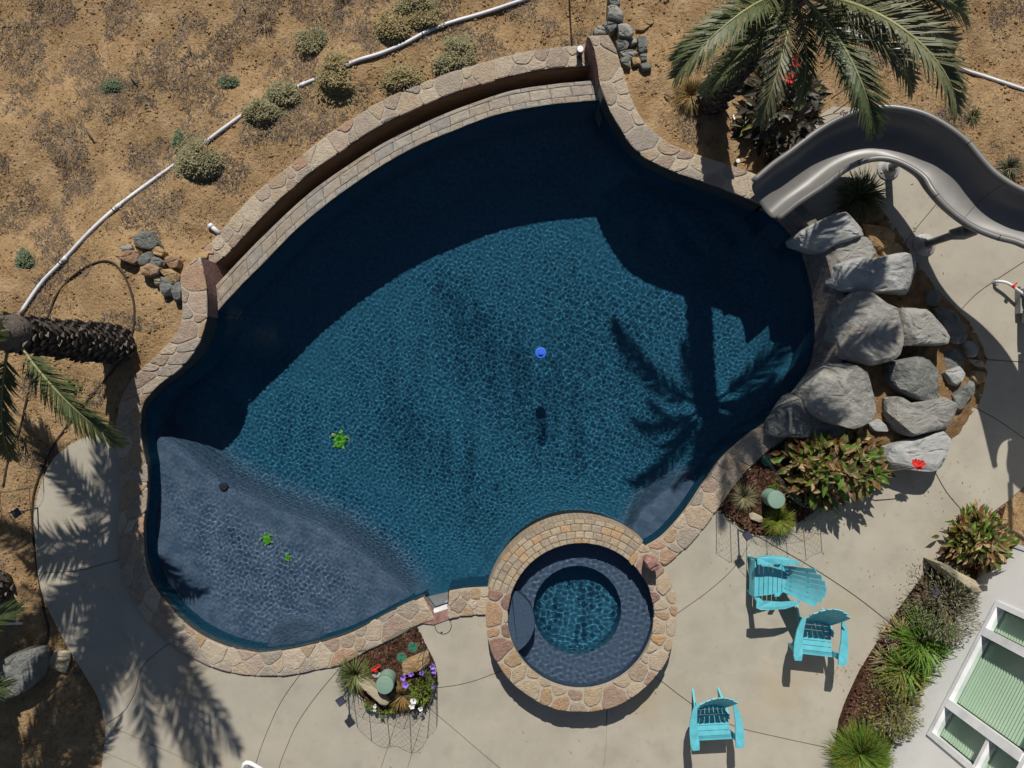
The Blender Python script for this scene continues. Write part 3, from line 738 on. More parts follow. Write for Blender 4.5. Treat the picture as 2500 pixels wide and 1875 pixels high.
arc = [Vector((SPA_C.x + SPA_RI * math.cos(q), SPA_C.y + SPA_RI * math.sin(q), 0)) for q in np.linspace(aa[0], aa[1], 20)]
V, F = prism(pl + arc, .0, SW - .03)
o = mesh('seat', V, F, MT['spaplaster'], t); o.cycles.is_caustics_receiver = True
d = .018
X, Y = np.meshgrid(np.arange(-1.1, 1.1, d), np.arange(-1.1, 1.1, d)); rr = np.hypot(X, Y); keep = rr < SPA_RI + .004
Z = SW + ripples(X, Y, 50, .05, .12, .010)
idx = np.full(X.shape, -1); idx[keep] = np.arange(keep.sum())
q = np.stack([idx[:-1, :-1], idx[:-1, 1:], idx[1:, 1:], idx[1:, :-1]], -1).reshape(-1, 4); q = q[(q >= 0).all(1)]
sw = link('spa_water', npmesh('spa_water', np.stack([X[keep] + SPA_C.x, Y[keep] + SPA_C.y, Z[keep]], -1), q, MT['water'])); tag(sw, kind='structure')
sw.cycles.is_caustics_caster = True

# ------------------------------------------------------------------ deck with cut joints
jt = [[(80, 1397), (150, 1397), (200, 1391), (250, 1378), (300, 1364)], [(415, 1568), (350, 1625), (330, 1690), (300, 1740), (245, 1775)],
      [(250, 1766), (340, 1805), (420, 1840), (500, 1880), (700, 1980)], [(245, 1833), (340, 1875), (420, 1915)], [(738, 1640), (690, 1708), (658, 1774), (629, 1852), (590, 1990)],
      [(838, 1622), (776, 1695), (729, 1762), (702, 1820), (682, 1875), (655, 1990)], [(972, 1700), (972, 1742), (957, 1797), (931, 1875), (900, 1990)], [(1045, 1690), (1037, 1730), (1021, 1793), (996, 1875), (970, 1990)],
      [(1030, 1715), (1109, 1781), (1168, 1832), (1219, 1875), (1320, 1960)], [(1050, 1682), (1121, 1672), (1172, 1658), (1230, 1635)], [(1484, 1690), (1479, 1805), (1474, 1875), (1468, 1990)],
      [(1580, 1638), (1605, 1656), (1695, 1723), (1790, 1772), (1900, 1800), (2060, 1834)], [(1630, 1512), (1655, 1497), (1738, 1437), (1800, 1376), (1845, 1297)],
      [(1825, 1296), (1905, 1341), (1965, 1375), (2026, 1413), (2100, 1464), (2190, 1535)], [(2262, 1110), (2281, 1149), (2312, 1203), (2352, 1250), (2385, 1288)],
      [(2340, 970), (2383, 996), (2438, 1027), (2500, 1070), (2640, 1170)], [(2380, 876), (2414, 878), (2500, 884), (2700, 896)], [(2320, 785), (2345, 758), (2384, 718), (2430, 685), (2500, 639), (2680, 520)],
      [(2190, 615), (2218, 581), (2249, 543), (2284, 501), (2340, 430)], [(2115, 350), (2101, 401), (2081, 457), (2060, 520)]]
Cm = smooth([(a + b) / 2 for a, b in zip(smooth(px3(C_in, 0), 120), smooth(px3(C_out, 0), 120))], 120)
Cm = [p for p in Cm if p.y < P(0, 1062).y]
Dm = smooth([(a + b) / 2 for a, b in zip(smooth(px3(D_in, 0), 40), smooth(px3(D_out, 0), 40))], 40)
dk = ([P(300, 1058)] + Cm + px3([(1055, 1506), (1093, 1498), (1140, 1480)]) + spa_u
      + list(reversed(Dm)) + px3([(1950, 1010), (1990, 965), (2030, 895), (2045, 820), (2042, 757), (2030, 690), (2010, 630), (1985, 570), (1945, 510), (1925, 440), (1935, 350), (1960, 308), (2034, 260), (2105, 262), (2200, 300), (2290, 350), (2370, 440), (2450, 520), (2600, 580), (2900, 620), (2900, 900), (2620, 1090), (2500, 1188), (2458, 1225), (2392, 1274), (2306, 1346), (2255, 1401), (2212, 1460), (2172, 1517), (2137, 1574), (2098, 1636), (2065, 1707), (2047, 1758), (2039, 1813), (2042, 1875), (2060, 2010), (240, 2010)])
      + smooth(px3([(245, 1900), (252, 1840), (257, 1793), (253, 1754), (239, 1703), (212, 1656), (168, 1585), (133, 1519), (106, 1460), (92, 1397), (86, 1323), (82, 1264), (85, 1245), (96, 1195), (118, 1140), (132, 1118), (157, 1096), (192, 1074), (243, 1057)]), 60))
V, F = prism([(p.x, p.y) for p in dk], -.12, 0)
deck = mesh('deck', V, F, MT['deck']); tag(deck, kind='structure')
cut = MB()
for ji, j in enumerate(jt):
    c = smooth(px3(j), 24); w = .0075; A = []; B = []
    for i, p in enumerate(c):
        tg = (c[min(i + 1, 23)] - c[max(i - 1, 0)]).normalized(); n = Vector((-tg.y, tg.x, 0)) * w
        A.append(p + n); B.append(p - n)
    zt, zb = .02, -.014 - ji * .0004
    a0_ = [Vector((p.x, p.y, zb)) for p in A]; a1_ = [Vector((p.x, p.y, zt + ji * .0005)) for p in A]
    b0_ = [Vector((p.x, p.y, zb)) for p in B]; b1_ = [Vector((p.x, p.y, zt + ji * .0005)) for p in B]
    nn = len(A); VV = a0_ + a1_ + b0_ + b1_; FF = []
    for i in range(nn - 1):
        FF += [(i, nn + i, nn + i + 1, i + 1), (nn + i, 3 * nn + i, 3 * nn + i + 1, nn + i + 1), (3 * nn + i, 2 * nn + i, 2 * nn + i + 1, 3 * nn + i + 1), (2 * nn + i, i, i + 1, 2 * nn + i + 1)]
    FF += [(0, 2 * nn, 3 * nn, nn), (nn - 1, 2 * nn - 1, 4 * nn - 1, 3 * nn - 1)]
    cut.add(VV, FF)
bm = bmesh.new()
me = newmesh('cutter', cut.V, cut.F, MT['grout']); bm.from_mesh(me); bmesh.ops.recalc_face_normals(bm, faces=bm.faces); bm.to_mesh(me); bm.free()
bm = bmesh.new(); bm.from_mesh(deck.data); bmesh.ops.recalc_face_normals(bm, faces=bm.faces); bm.to_mesh(deck.data); bm.free()
co_ = link('cutter', me)
md = deck.modifiers.new('joints', 'BOOLEAN'); md.operation = 'DIFFERENCE'; md.object = co_; md.solver = 'EXACT'; md.use_self = True
bpy.context.view_layer.update()
dg = bpy.context.evaluated_depsgraph_get()
nm = bpy.data.meshes.new_from_object(deck.evaluated_get(dg))
if len(nm.polygons) > 60:
    deck.modifiers.clear(); deck.data = nm
else:
    deck.modifiers.clear()
bpy.data.objects.remove(co_)
deck.data.materials.clear(); deck.data.materials.append(MT['deck'])
for p in deck.data.polygons: p.material_index = 0; p.use_smooth = False
# skimmer lid set into the deck
t = thing('skimmer_lid', P(1082, 1528, .003), 'round concrete skimmer lid with two dark finger holes set in the deck', 'lid')
mb = MB(); c = P(1082, 1528, 0); mb.lathe(c, [(.118, .002), (.118, .006), (.112, .008)], 40); mb.build('disc', MT['deck'], t)
mb = MB(); n = 40; a = [c + Vector((.127 * math.cos(2 * PI * k / n), .127 * math.sin(2 * PI * k / n), .004)) for k in range(n + 1)]; b = [c + (p - c) * .935 for p in a]
for p in b: p.z = .004
mb.strip(a, b); mb.build('rim_gap', MT['blackp'], t)
for u, v in ((1085, 1513), (1078, 1544)):
    mb = MB(); mb.box(P(u, v, .009), (.03, .022, .004), rz=.3); mb.build('finger_hole', MT['blackp'], t)

# ================================================================== planting beds, house
def sheet(name, pts, z, mat, amp=.012, step=.05, kind='structure', parent=None, edge=.06):
    """soil sheet filling an outline, heaped a little towards the middle"""
    xs = [p.x for p in pts]; ys = [p.y for p in pts]
    X, Y = np.meshgrid(np.arange(min(xs) - .1, max(xs) + .1, step), np.arange(min(ys) - .1, max(ys) + .1, step))
    ins = inside(pts, X, Y); dd = edge_dist(pts, X, Y); keep = ins | (dd < step * .75)
    # snap the rim onto the outline so that the edge is clean
    rim = keep & ~ins
    if rim.any():
        A = np.array([(p.x, p.y) for p in pts]); Bn = np.roll(A, -1, 0)
        px, py = X[rim], Y[rim]; best = np.full(px.shape, 1e9); bx = px.copy(); by = py.copy()
        for a, b in zip(A, Bn):
            v = b - a; L = v @ v + 1e-12; tt = np.clip(((px - a[0]) * v[0] + (py - a[1]) * v[1]) / L, 0, 1)
            qx, qy = a[0] + tt * v[0], a[1] + tt * v[1]; dq = np.hypot(px - qx, py - qy); m_ = dq < best
            best[m_] = dq[m_]; bx[m_] = qx[m_]; by[m_] = qy[m_]
        X = X.copy(); Y = Y.copy(); X[rim] = bx; Y[rim] = by
    Z = z + np.where(ins, edge * sstep(0, .25, dd), -.01) + np.where(ins, NR.normal(0, amp, X.shape), 0)
    idx = np.full(X.shape, -1); idx[keep] = np.arange(keep.sum())
    q = np.stack([idx[:-1, :-1], idx[:-1, 1:], idx[1:, 1:], idx[1:, :-1]], -1).reshape(-1, 4); q = q[(q >= 0).all(1)]
    o = link(name, npmesh(name, np.stack([X[keep], Y[keep], Z[keep]], -1), q, mat, False), parent)
    if kind: tag(o, kind=kind)
    return o
bed1 = smooth(px3([(1021, 1530), (1043, 1578), (1062, 1617), (1068, 1656), (1058, 1703), (1039, 1727), (992, 1740), (945, 1738), (906, 1721), (870, 1693), (843, 1658), (833, 1628)]), 60) + px3([(836, 1618), (894, 1585), (953, 1558), (1015, 1524)])
bed2 = smooth(px3([(1748, 1245), (1792, 1278), (1816, 1295), (1850, 1307), (1893, 1307), (1924, 1290), (1965, 1266), (2001, 1240), (2060, 1205), (2110, 1160), (2160, 1120)]), 50) + px3([(2160, 1060), (2060, 1040), (1950, 1045), (1905, 1075), (1877, 1095), (1830, 1138), (1799, 1173)])
bed3 = smooth(px3([(2458, 1230), (2392, 1274), (2306, 1346), (2255, 1401), (2212, 1460), (2172, 1517), (2137, 1574), (2098, 1636), (2065, 1707), (2047, 1758), (2039, 1813), (2042, 1900)]), 50) + px3([(2140, 1980), (2260, 1700), (2430, 1330)])
bed4 = smooth(px3([(2020, 560), (2080, 470), (2140, 500), (2190, 560), (2235, 630), (2277, 690), (2320, 737), (2363, 780), (2391, 823), (2406, 866), (2408, 905), (2399, 964), (2371, 1015), (2320, 1075), (2200, 1120)]), 70) + px3([(2060, 1090), (2000, 1060), (1960, 1010), (2000, 940), (2030, 880), (2045, 800), (2040, 740), (2025, 680)])
sheet('planting_bed', bed1, .004, MT['mulch'], .008, .022)
sheet('planting_bed', bed2, .004, MT['mulch'], .008, .022)
sheet('planting_bed', bed3, .004, MT['mulch'], .010, .03)
sheet('rock_bed', bed4, .006, MT['bed_dirt'], .012, .05, edge=.09)
# raised concrete edge strip around the rock bed
ed = smooth(px3([(2235, 632), (2277, 692), (2320, 739), (2363, 782), (2391, 825), (2406, 868)]), 40)
# bark chips
def chips(name, outline, n, z, parent_label):
    xs = [p.x for p in outline]; ys = [p.y for p in outline]; mb = MB(); k = 0
    while k < n:
        x, y = R.uniform(min(xs), max(xs)), R.uniform(min(ys), max(ys))
        if not inside(outline, np.array([x]), np.array([y]))[0] or edge_dist(outline, np.array([x]), np.array([y]))[0] < .05: continue
        a = R.uniform(0, 6.3); l = R.uniform(.012, .045); w = R.uniform(.006, .014); e = R.uniform(-.3, .3)
        dx, dy = math.cos(a) * l, math.sin(a) * l; nx, ny = -math.sin(a) * w, math.cos(a) * w
        zz = z + R.uniform(.045, .075)
        mb.add([(x - dx + nx, y - dy + ny, zz - e * l), (x - dx - nx, y - dy - ny, zz - e * l), (x + dx - nx, y + dy - ny, zz + e * l), (x + dx + nx, y + dy + ny, zz + e * l + .006)], [(0, 1, 2, 3)])
        k += 1
    o = mb.build(name, MT['chip']); tag(o, parent_label, 'mulch', kind='stuff')
chips('bark_chips', bed1, 1500, 0, 'loose reddish bark chips in the bed below the shelf coping')
chips('bark_chips', bed2, 1500, 0, 'loose reddish bark chips in the bed beside the boulders')
chips('bark_chips', bed3, 5000, 0, 'loose dark bark chips along the white house wall')

# ------------------------------------------------------------------ house
Wd = Vector((-170, -330, 0)).normalized()          # along the wall, towards the picture's bottom (world axes)
Wn = Vector((-330, 170, 0)).normalized()           # outwards, towards the pool
W0 = P(2428, 1313, 0)                              # corner of the wall on the ground
def WP(s, z, o=0.0):
    return W0 + Wd * s + Wn * o + Vector((0, 0, z))
def wall_hit(u, v):
    """where the photo ray meets the wall plane -> (s, z)"""
    d_ = P(u, v, 0) - Vector((0, 0, H)); c_ = Vector((0, 0, H))
    k = (W0 - c_).dot(Wn) / d_.dot(Wn); p = c_ + d_ * k
    return (p - W0).dot(Wd), p.z
t = thing('house', W0, 'white stucco house wall with a large white framed window beside the planted strip', 'house')
s0, zs0 = wall_hit(2434, 1467); s1, zs1 = wall_hit(2266, 1795)
sill = (zs0 + zs1) / 2; m0, _ = wall_hit(2401, 1541); m1, _ = wall_hit(2313, 1716)
head = sill + 1.75; HT = 3.0; LEN = 9.0
def wbox(mb, sa, sb, za, zb, oa, ob):
    V = [WP(s, z, o) for z in (za, zb) for s, o in ((sa, oa), (sb, oa), (sb, ob), (sa, ob))]
    mb.add(V, [(0, 1, 2, 3), (7, 6, 5, 4), (4, 5, 1, 0), (5, 6, 2, 1), (6, 7, 3, 2), (7, 4, 0, 3)])
mb = MB()
wbox(mb, 0, s0, -.1, HT, -.18, 0); wbox(mb, s1, LEN, -.1, HT, -.18, 0)
wbox(mb, s0, s1, -.1, sill, -.18, 0); wbox(mb, s0, s1, head, HT, -.18, 0)
wbox(mb, 0, .18, -.1, HT, -6, -.18); wbox(mb, LEN - .18, LEN, -.1, HT, -6, -.18); wbox(mb, .18, LEN - .18, -.1, HT, -6, -5.82)
o = mb.build('wall', MT['stucco'], t)
bm = bmesh.new(); bm.from_mesh(o.data); bmesh.ops.recalc_face_normals(bm, faces=bm.faces); bm.to_mesh(o.data); bm.free()
mb = MB(); wbox(mb, -.012, .05, -.08, HT - .02, -.05, .012); mb.build('corner_trim', MT['frame'], t)
mb = MB(); wbox(mb, -.05, LEN + .05, HT, HT + .22, -6.05, .03); mb.build('roof', MT['rockslab'], t)
win = MB(); fw = .075
wbox(win, s0, s0 + fw, sill, head, -.10, .022); wbox(win, s1 - fw, s1, sill, head, -.10, .022)
wbox(win, s0 + fw, s1 - fw, sill, sill + fw, -.10, .022); wbox(win, s0 + fw, s1 - fw, head - fw, head, -.10, .022)
wd = win.build('window', MT['frame'], t)
for mm in (m0, m1):
    mb = MB(); wbox(mb, mm - .06, mm + .06, sill + fw, head - fw, -.10, .030); mb.build('mullion', MT['frame'], wd)
for a, b in ((s0 + fw, m0 - .06), (m1 + .06, s1 - fw)):
    mb = MB(); zz = wall_hit(2398, 1838)[1] - .03; wbox(mb, a, b, zz, zz + .06, -.095, .012); mb.build('meeting_rail', MT['frame'], wd)
PO = (0, 1, 2, 3) if Wd.cross(Vector((0, 0, 1))).dot(Wn) > 0 else (3, 2, 1, 0)
for a, b in ((s0 + fw, m0 - .06), (m0 + .06, m1 - .06), (m1 + .06, s1 - fw)):
    mb = MB(); mb.add([WP(a, sill + fw, -.045), WP(b, sill + fw, -.045), WP(b, head - fw, -.045), WP(a, head - fw, -.045)], [PO]); mb.build('pane', MT['pane'], wd)
    base = None; z = sill + .05; i = 0
    while z < head - .02:
        mb = MB(); V = [WP(a + .01, z, -.128), WP(b - .01, z, -.128), WP(b - .01, z + .047, -.155), WP(a + .01, z + .047, -.155)]
        if base is None:
            mb.add(V, [(0, 1, 2, 3)]); base = mb.build('slat', MT['blind'], wd)
        else:
            c = base.copy(); COL.objects.link(c); c.parent = wd; c.location = base.location + Vector((0, 0, z - (sill + .05)))
        z += .058
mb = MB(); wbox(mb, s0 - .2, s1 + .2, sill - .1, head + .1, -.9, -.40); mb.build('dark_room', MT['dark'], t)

# ================================================================== boulders
def boulder(name, pts, h, mat, label, group=None, seed=0, base=0.0, tilt=(0, 0), cat='boulder', flat=.9, amp=.035, under=1.0):
    """rock whose outline from above follows pts (photo pixels at the height of its shoulder)"""
    rnd = random.Random(seed * 7 + 1); off = Vector((rnd.uniform(-50, 50), rnd.uniform(-50, 50), rnd.uniform(-50, 50)))
    raw = [P(u, v, base + h * .8) for u, v in pts]
    if cat == 'boulder':
        cc_ = sum(raw, Vector()) / len(raw); raw = [cc_ + (p - cc_) * 1.06 for p in raw]
    raw = resample(raw + [raw[0]], 30, True); n = 30
    c = sum(raw, Vector()) / n
    size = max((p - c).length for p in raw)
    n = 44; raw = resample(raw + [raw[0]], n, True)
    V = []; F = []
    rings = [(under * 1.0, -.03), (under * 1.05, .22), (under * .5 + .56, .45), (1.06, .66), (1.05, .84), (1.0, .96), (.90, 1.02), (.76, 1.04), (.58, 1.05), (.40, 1.05), (.20, 1.05)]
    planes = []
    for k in range(16 if cat == 'boulder' else 9):
        az = rnd.uniform(0, 2 * PI); el = rad(rnd.choice((rnd.uniform(-8, 25), rnd.uniform(30, 60), rnd.uniform(62, 86))))
        planes.append((Vector((math.cos(az) * math.cos(el), math.sin(az) * math.cos(el), math.sin(el))), rnd.uniform(.84, .97)))
    for s, f in rings:
        for p in raw:
            x, y = c.x + (p.x - c.x) * s, c.y + (p.y - c.y) * s
            z = base + h * f + ((x - c.x) * tilt[0] + (y - c.y) * tilt[1]) * (f if f > 0 else 0)
            V.append(Vector((x, y, z)))
    mid = Vector((c.x, c.y, base + h * .4))
    for nv, fr in planes:            # broken faces: everything past a plane is pressed onto it
        sup = max((v - mid).dot(nv) for v in V); cutd = sup * fr
        for i_, v in enumerate(V):
            e = (v - mid).dot(nv) - cutd
            if e > 0: V[i_] = v - nv * e
    k = amp * min(1.0, size / .35)
    for i_, v in enumerate(V):
        q = v + off
        nz = Vector((noise.noise(q * 3.1), noise.noise(q * 3.1 + Vector((9, 3, 1))), noise.noise(q * 3.1 + Vector((2, 7, 5)))))
        crack = abs(noise.noise(Vector((q.x * 2.2, q.y * 5.5, q.z * 9)) ))
        V[i_] = v + nz * k * .55 + Vector((0, 0, noise.noise(q * 13) * k * .25 - (.02 * (1 - crack / .06) if crack < .06 else 0)))
    V.append(sum(V[-n:], Vector()) / n)
    m = len(rings)
    for k in range(m - 1):
        for i in range(n): F.append((k * n + i, k * n + (i + 1) % n, (k + 1) * n + (i + 1) % n, (k + 1) * n + i))
    for i in range(n): F.append(((m - 1) * n + i, (m - 1) * n + (i + 1) % n, m * n))
    if (raw[1] - raw[0]).cross(c - raw[0]).z < 0: F = [f[::-1] for f in F]
    loc = Vector((c.x, c.y, base))
    me = newmesh(name, [v - loc for v in V], F, mat)
    o = link(name, me, None, loc); tag(o, label, cat, group)
    return o
g = None
boulder('boulder', [(1944, 578), (1985, 550), (2040, 526), (2095, 522), (2106, 545), (2113, 570), (2075, 584), (2040, 592), (2010, 614), (1975, 606), (1955, 598)], .50, MT['rockpale'], 'pale flat-topped boulder beside the slide mouth with leafy shadows on it', seed=1, tilt=(-.05, .05))
boulder('boulder', [(2010, 615), (2045, 590), (2110, 578), (2138, 612), (2142, 628), (2110, 640), (2060, 645), (2025, 655)], .42, MT['rock'], 'grey boulder wedged between the pale flat boulder and the long pale block', seed=2)
boulder('boulder', [(2112, 548), (2160, 556), (2188, 578), (2182, 598), (2150, 612), (2128, 592)], .20, MT['rocktan'], 'tan brown rock between the pale boulder and the slide post', seed=3)
boulder('boulder', [(2148, 606), (2185, 592), (2205, 612), (2198, 630), (2160, 634)], .16, MT['rocktan'], 'small tan rock just above the long pale block', seed=4)
boulder('boulder', [(2040, 640), (2080, 632), (2130, 634), (2200, 620), (2228, 632), (2237, 668), (2232, 712), (2180, 706), (2120, 712), (2060, 706), (2042, 690)], .62, MT['rockpale'], 'long pale block boulder above the biggest grey boulder', seed=5, tilt=(0, -.03))
boulder('boulder', [(2083, 720), (2120, 722), (2150, 745), (2200, 765), (2212, 792), (2195, 830), (2182, 872), (2120, 885), (2052, 868), (2042, 830), (2052, 800), (2045, 772)], .66, MT['rock'], 'biggest grey boulder in the pile with a craggy cracked top', seed=6, tilt=(.04, .08))
boulder('boulder', [(2212, 755), (2255, 760), (2300, 792), (2316, 820), (2308, 838), (2260, 838), (2200, 842), (2205, 795)], .58, MT['rock'], 'smooth grey boulder on the deck side of the biggest boulder', seed=7, tilt=(0, .08))
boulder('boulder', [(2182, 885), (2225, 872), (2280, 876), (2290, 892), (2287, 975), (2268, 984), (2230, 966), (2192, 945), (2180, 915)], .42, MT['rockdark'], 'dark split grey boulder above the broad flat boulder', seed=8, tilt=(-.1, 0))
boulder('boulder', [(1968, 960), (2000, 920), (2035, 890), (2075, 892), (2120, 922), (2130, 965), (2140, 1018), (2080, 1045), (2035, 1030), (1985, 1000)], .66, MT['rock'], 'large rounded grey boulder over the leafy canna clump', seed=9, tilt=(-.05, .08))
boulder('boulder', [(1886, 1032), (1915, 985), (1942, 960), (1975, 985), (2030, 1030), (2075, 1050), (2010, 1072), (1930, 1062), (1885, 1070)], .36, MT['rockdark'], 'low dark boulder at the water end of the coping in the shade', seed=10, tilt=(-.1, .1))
boulder('boulder', [(2182, 978), (2203, 968), (2222, 990), (2280, 976), (2330, 972), (2342, 1000), (2336, 1030), (2290, 1050), (2240, 1066), (2205, 1050), (2180, 1010)], .44, MT['rock'], 'broad flat grey boulder with a curved shadow across its top', seed=11)
boulder('boulder', [(2168, 1098), (2215, 1080), (2280, 1060), (2318, 1055), (2318, 1085), (2300, 1130), (2268, 1152), (2215, 1146), (2168, 1136)], .38, MT['rockpale'], 'pale low boulder at the deck with a red flower lying over it', seed=12, tilt=(0, -.1))
boulder('boulder', [(2122, 1036), (2145, 1024), (2172, 1046), (2165, 1052), (2130, 1052)], .2, MT['rockpale'], 'little pale stone wedged below the large rounded boulder', seed=13)
boulder('boulder', [(2308, 908), (2345, 896), (2358, 912), (2340, 940), (2325, 938)], .22, MT['rockpale'], 'small pale angular stone amid dark shade in the rock bed', seed=14)
boulder('boulder', [(2352, 838), (2372, 832), (2390, 848), (2385, 868), (2365, 872)], .20, MT['rock'], 'small grey stone by the curved concrete edge, uppermost of three', seed=15)
boulder('boulder', [(2365, 876), (2398, 882), (2406, 895), (2385, 898)], .14, MT['rockslab'], 'small flat tan stone by the curved concrete edge, middle of three', seed=16)
boulder('boulder', [(2372, 905), (2405, 910), (2412, 928), (2385, 938), (2372, 925)], .18, MT['rocktan'], 'small brown stone by the curved concrete edge, lowest of three', seed=17)
boulder('boulder', [(2330, 965), (2372, 930), (2382, 950), (2350, 995), (2336, 1000)], .20, MT['rockdark'], 'narrow dark stone leaning on the end of the broad flat boulder', seed=18)
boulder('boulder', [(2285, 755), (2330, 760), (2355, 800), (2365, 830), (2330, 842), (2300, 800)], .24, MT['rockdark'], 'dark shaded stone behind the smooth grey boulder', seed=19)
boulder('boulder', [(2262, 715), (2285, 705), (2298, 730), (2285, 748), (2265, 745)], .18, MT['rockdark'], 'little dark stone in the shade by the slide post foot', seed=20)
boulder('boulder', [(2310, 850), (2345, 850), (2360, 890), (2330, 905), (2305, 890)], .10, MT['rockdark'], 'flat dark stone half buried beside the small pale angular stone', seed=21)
boulder('boulder', [(2218, 620), (2232, 612), (2240, 640), (2228, 648)], .16, MT['rock'], 'tiny grey stone at the slide end of the long pale block', seed=22)
# left pile beside the trough
GL = 'rocks heaped at the trough end'
pile = [([(325, 580), (350, 566), (368, 568), (388, 600), (375, 610), (345, 606), (322, 596)], .22, 'rockdark', 'large slate grey rock on top of the heap by the trough end'),
        ([(282, 626), (310, 612), (340, 610), (342, 630), (325, 646), (300, 636)], .20, 'rockrust', 'rusty brown flat rock at the outer side of the heap'),
        ([(338, 636), (348, 618), (362, 612), (370, 628), (358, 650), (342, 648)], .18, 'rockdark', 'upright grey green rock in the middle of the heap'),
        ([(368, 605), (385, 600), (402, 614), (398, 628), (378, 622)], .16, 'rocktan', 'tan rounded rock above the reddish one in the heap'),
        ([(362, 632), (380, 626), (402, 640), (398, 652), (370, 648)], .16, 'rockdark', 'flat grey rock between the tan and rusty rocks in the heap'),
        ([(400, 632), (418, 622), (436, 634), (434, 652), (412, 656)], .18, 'rockrust', 'reddish block by the wall end of the heap'),
        ([(342, 648), (365, 642), (392, 652), (385, 672), (352, 674), (344, 662)], .18, 'rockrust', 'long rusty rock across the lower middle of the heap'),
        ([(390, 660), (415, 656), (438, 672), (430, 690), (405, 680)], .16, 'rocktan', 'orange tan rock against the raised wall end'),
        ([(392, 676), (412, 678), (428, 690), (415, 696), (396, 690)], .14, 'rockdark', 'little dark brown rock under the orange tan one'),
        ([(390, 692), (408, 688), (424, 700), (416, 722), (396, 722)], .18, 'rockdark', 'blue black stone at the tail of the heap'),
        ([(418, 706), (432, 684), (444, 700), (442, 728), (424, 736)], .18, 'rockdark', 'grey green stone standing against the raised wall at the heap tail'),
        ([(374, 672), (390, 670), (394, 690), (380, 698)], .12, 'rockslab', 'small pale grey stone beside the blue black one'),
        ([(295, 602), (318, 596), (324, 606), (312, 614), (298, 614)], .10, 'rock', 'low pale grey stone half sunk behind the rusty flat rock')]
for i, (pp_, h, m, lb) in enumerate(pile):
    c = PT(sum(p[0] for p in pp_) / len(pp_), sum(p[1] for p in pp_) / len(pp_))
    boulder('rock', pp_, h, MT[m], lb, GL, seed=40 + i, base=c.z, cat='rock', amp=.022)
GT = 'rocks heaped at the raised wall top'
pile = [([(1484, -5), (1512, -8), (1514, 12), (1492, 16)], .22, 'rockdark', 'dark rock at the far end of the row above the raised wall'),
        ([(1484, 14), (1505, 14), (1520, 30), (1522, 50), (1500, 52), (1484, 46)], .26, 'rock', 'blocky grey rock, second from the far end of the row'),
        ([(1484, 50), (1504, 52), (1505, 72), (1490, 82), (1482, 70)], .22, 'rockdark', 'dark grey rock in the middle of the row above the raised wall'),
        ([(1450, 72), (1462, 64), (1478, 68), (1480, 84), (1452, 84)], .18, 'rock', 'rounded pale grey rock beside the tip of the raised wall'),
        ([(1508, 58), (1530, 54), (1548, 76), (1540, 92), (1512, 88)], .24, 'rock', 'big grey green rock where the row of rocks widens'),
        ([(1505, 96), (1530, 92), (1538, 104), (1530, 120), (1508, 120)], .18, 'rockdark', 'dark wedge rock against the outer side of the raised wall'),
        ([(1558, 92), (1575, 88), (1582, 106), (1576, 128), (1560, 128)], .20, 'rockdark', 'upright dark rock standing apart from the row'),
        ([(1514, 126), (1545, 122), (1558, 132), (1545, 142), (1520, 140)], .14, 'rock', 'flat grey rock lying below the dark wedge'),
        ([(1514, 142), (1535, 136), (1540, 150), (1538, 166), (1518, 158)], .16, 'rockdark', 'black shaded rock at the foot of the row by the wall'),
        ([(1542, 140), (1562, 140), (1564, 156), (1545, 158)], .12, 'rocktan', 'small tan stone between the two lowest dark rocks'),
        ([(1562, 132), (1578, 130), (1580, 148), (1566, 150)], .12, 'rockdark', 'small dark stone under the upright dark rock'),
        ([(1562, 156), (1588, 152), (1592, 164), (1572, 172)], .12, 'rockdark', 'lowest green grey stone of the row on the dirt'),
        ([(1530, 98), (1552, 92), (1556, 104), (1540, 112)], .12, 'rock', 'little grey stone in the gap beside the upright rock'),
        ([(1472, 58), (1484, 50), (1488, 66), (1476, 70)], .14, 'rockdark', 'little dark stone next to the rounded pale rock'),
        ([(1553, 72), (1565, 50), (1598, 42), (1596, 55), (1570, 75)], .05, 'rocktan', 'low tan boulder almost buried in the dirt near the palm')]
for i, (pp_, h, m, lb) in enumerate(pile):
    c = PT(sum(p[0] for p in pp_) / len(pp_), sum(p[1] for p in pp_) / len(pp_))
    boulder('rock', pp_, h, MT[m], lb, GT, seed=70 + i, base=c.z, cat='rock', amp=.022)
boulder('boulder', [(-20, 1650), (15, 1608), (60, 1592), (92, 1594), (98, 1615), (85, 1660), (50, 1690), (10, 1706), (-25, 1704)], .34, MT['rockdark'], 'large grey green boulder beside the path at the shaded dirt', seed=90, base=-.03, tilt=(0, .05))
boulder('stone', [(112, 1622), (135, 1590), (168, 1592), (170, 1612), (158, 1645)], .05, MT['rockslab'], 'flat shaded stone between the large boulder and the deck edge', seed=91, base=-.02, cat='stone')
# stones in the planters
boulder('stone', [(984, 1620), (995, 1612), (1040, 1596), (1048, 1604), (1046, 1622), (1030, 1634), (985, 1648)], .22, MT['rocktan'], 'banded tan and grey rock standing among the green valve covers', seed=92, cat='stone', tilt=(0, .1))
boulder('stone', [(876, 1652), (884, 1652), (935, 1692), (950, 1712), (949, 1727), (935, 1722), (900, 1692), (876, 1668)], .24, MT['rockslab'], 'long tan stone slab on edge in the net fenced planter', seed=93, cat='stone', amp=.012)
boulder('stone', [(908, 1648), (918, 1638), (930, 1645), (928, 1658), (915, 1656)], .10, MT['rockpale'], 'small white stone beside the sage green canister', seed=94, cat='stone', amp=.02)
boulder('stone', [(1829, 1256), (1840, 1252), (1862, 1262), (1868, 1272), (1855, 1276), (1832, 1268)], .12, MT['rockslab'], 'small tan stone by the yellow green grass tuft', seed=95, cat='stone', amp=.02)
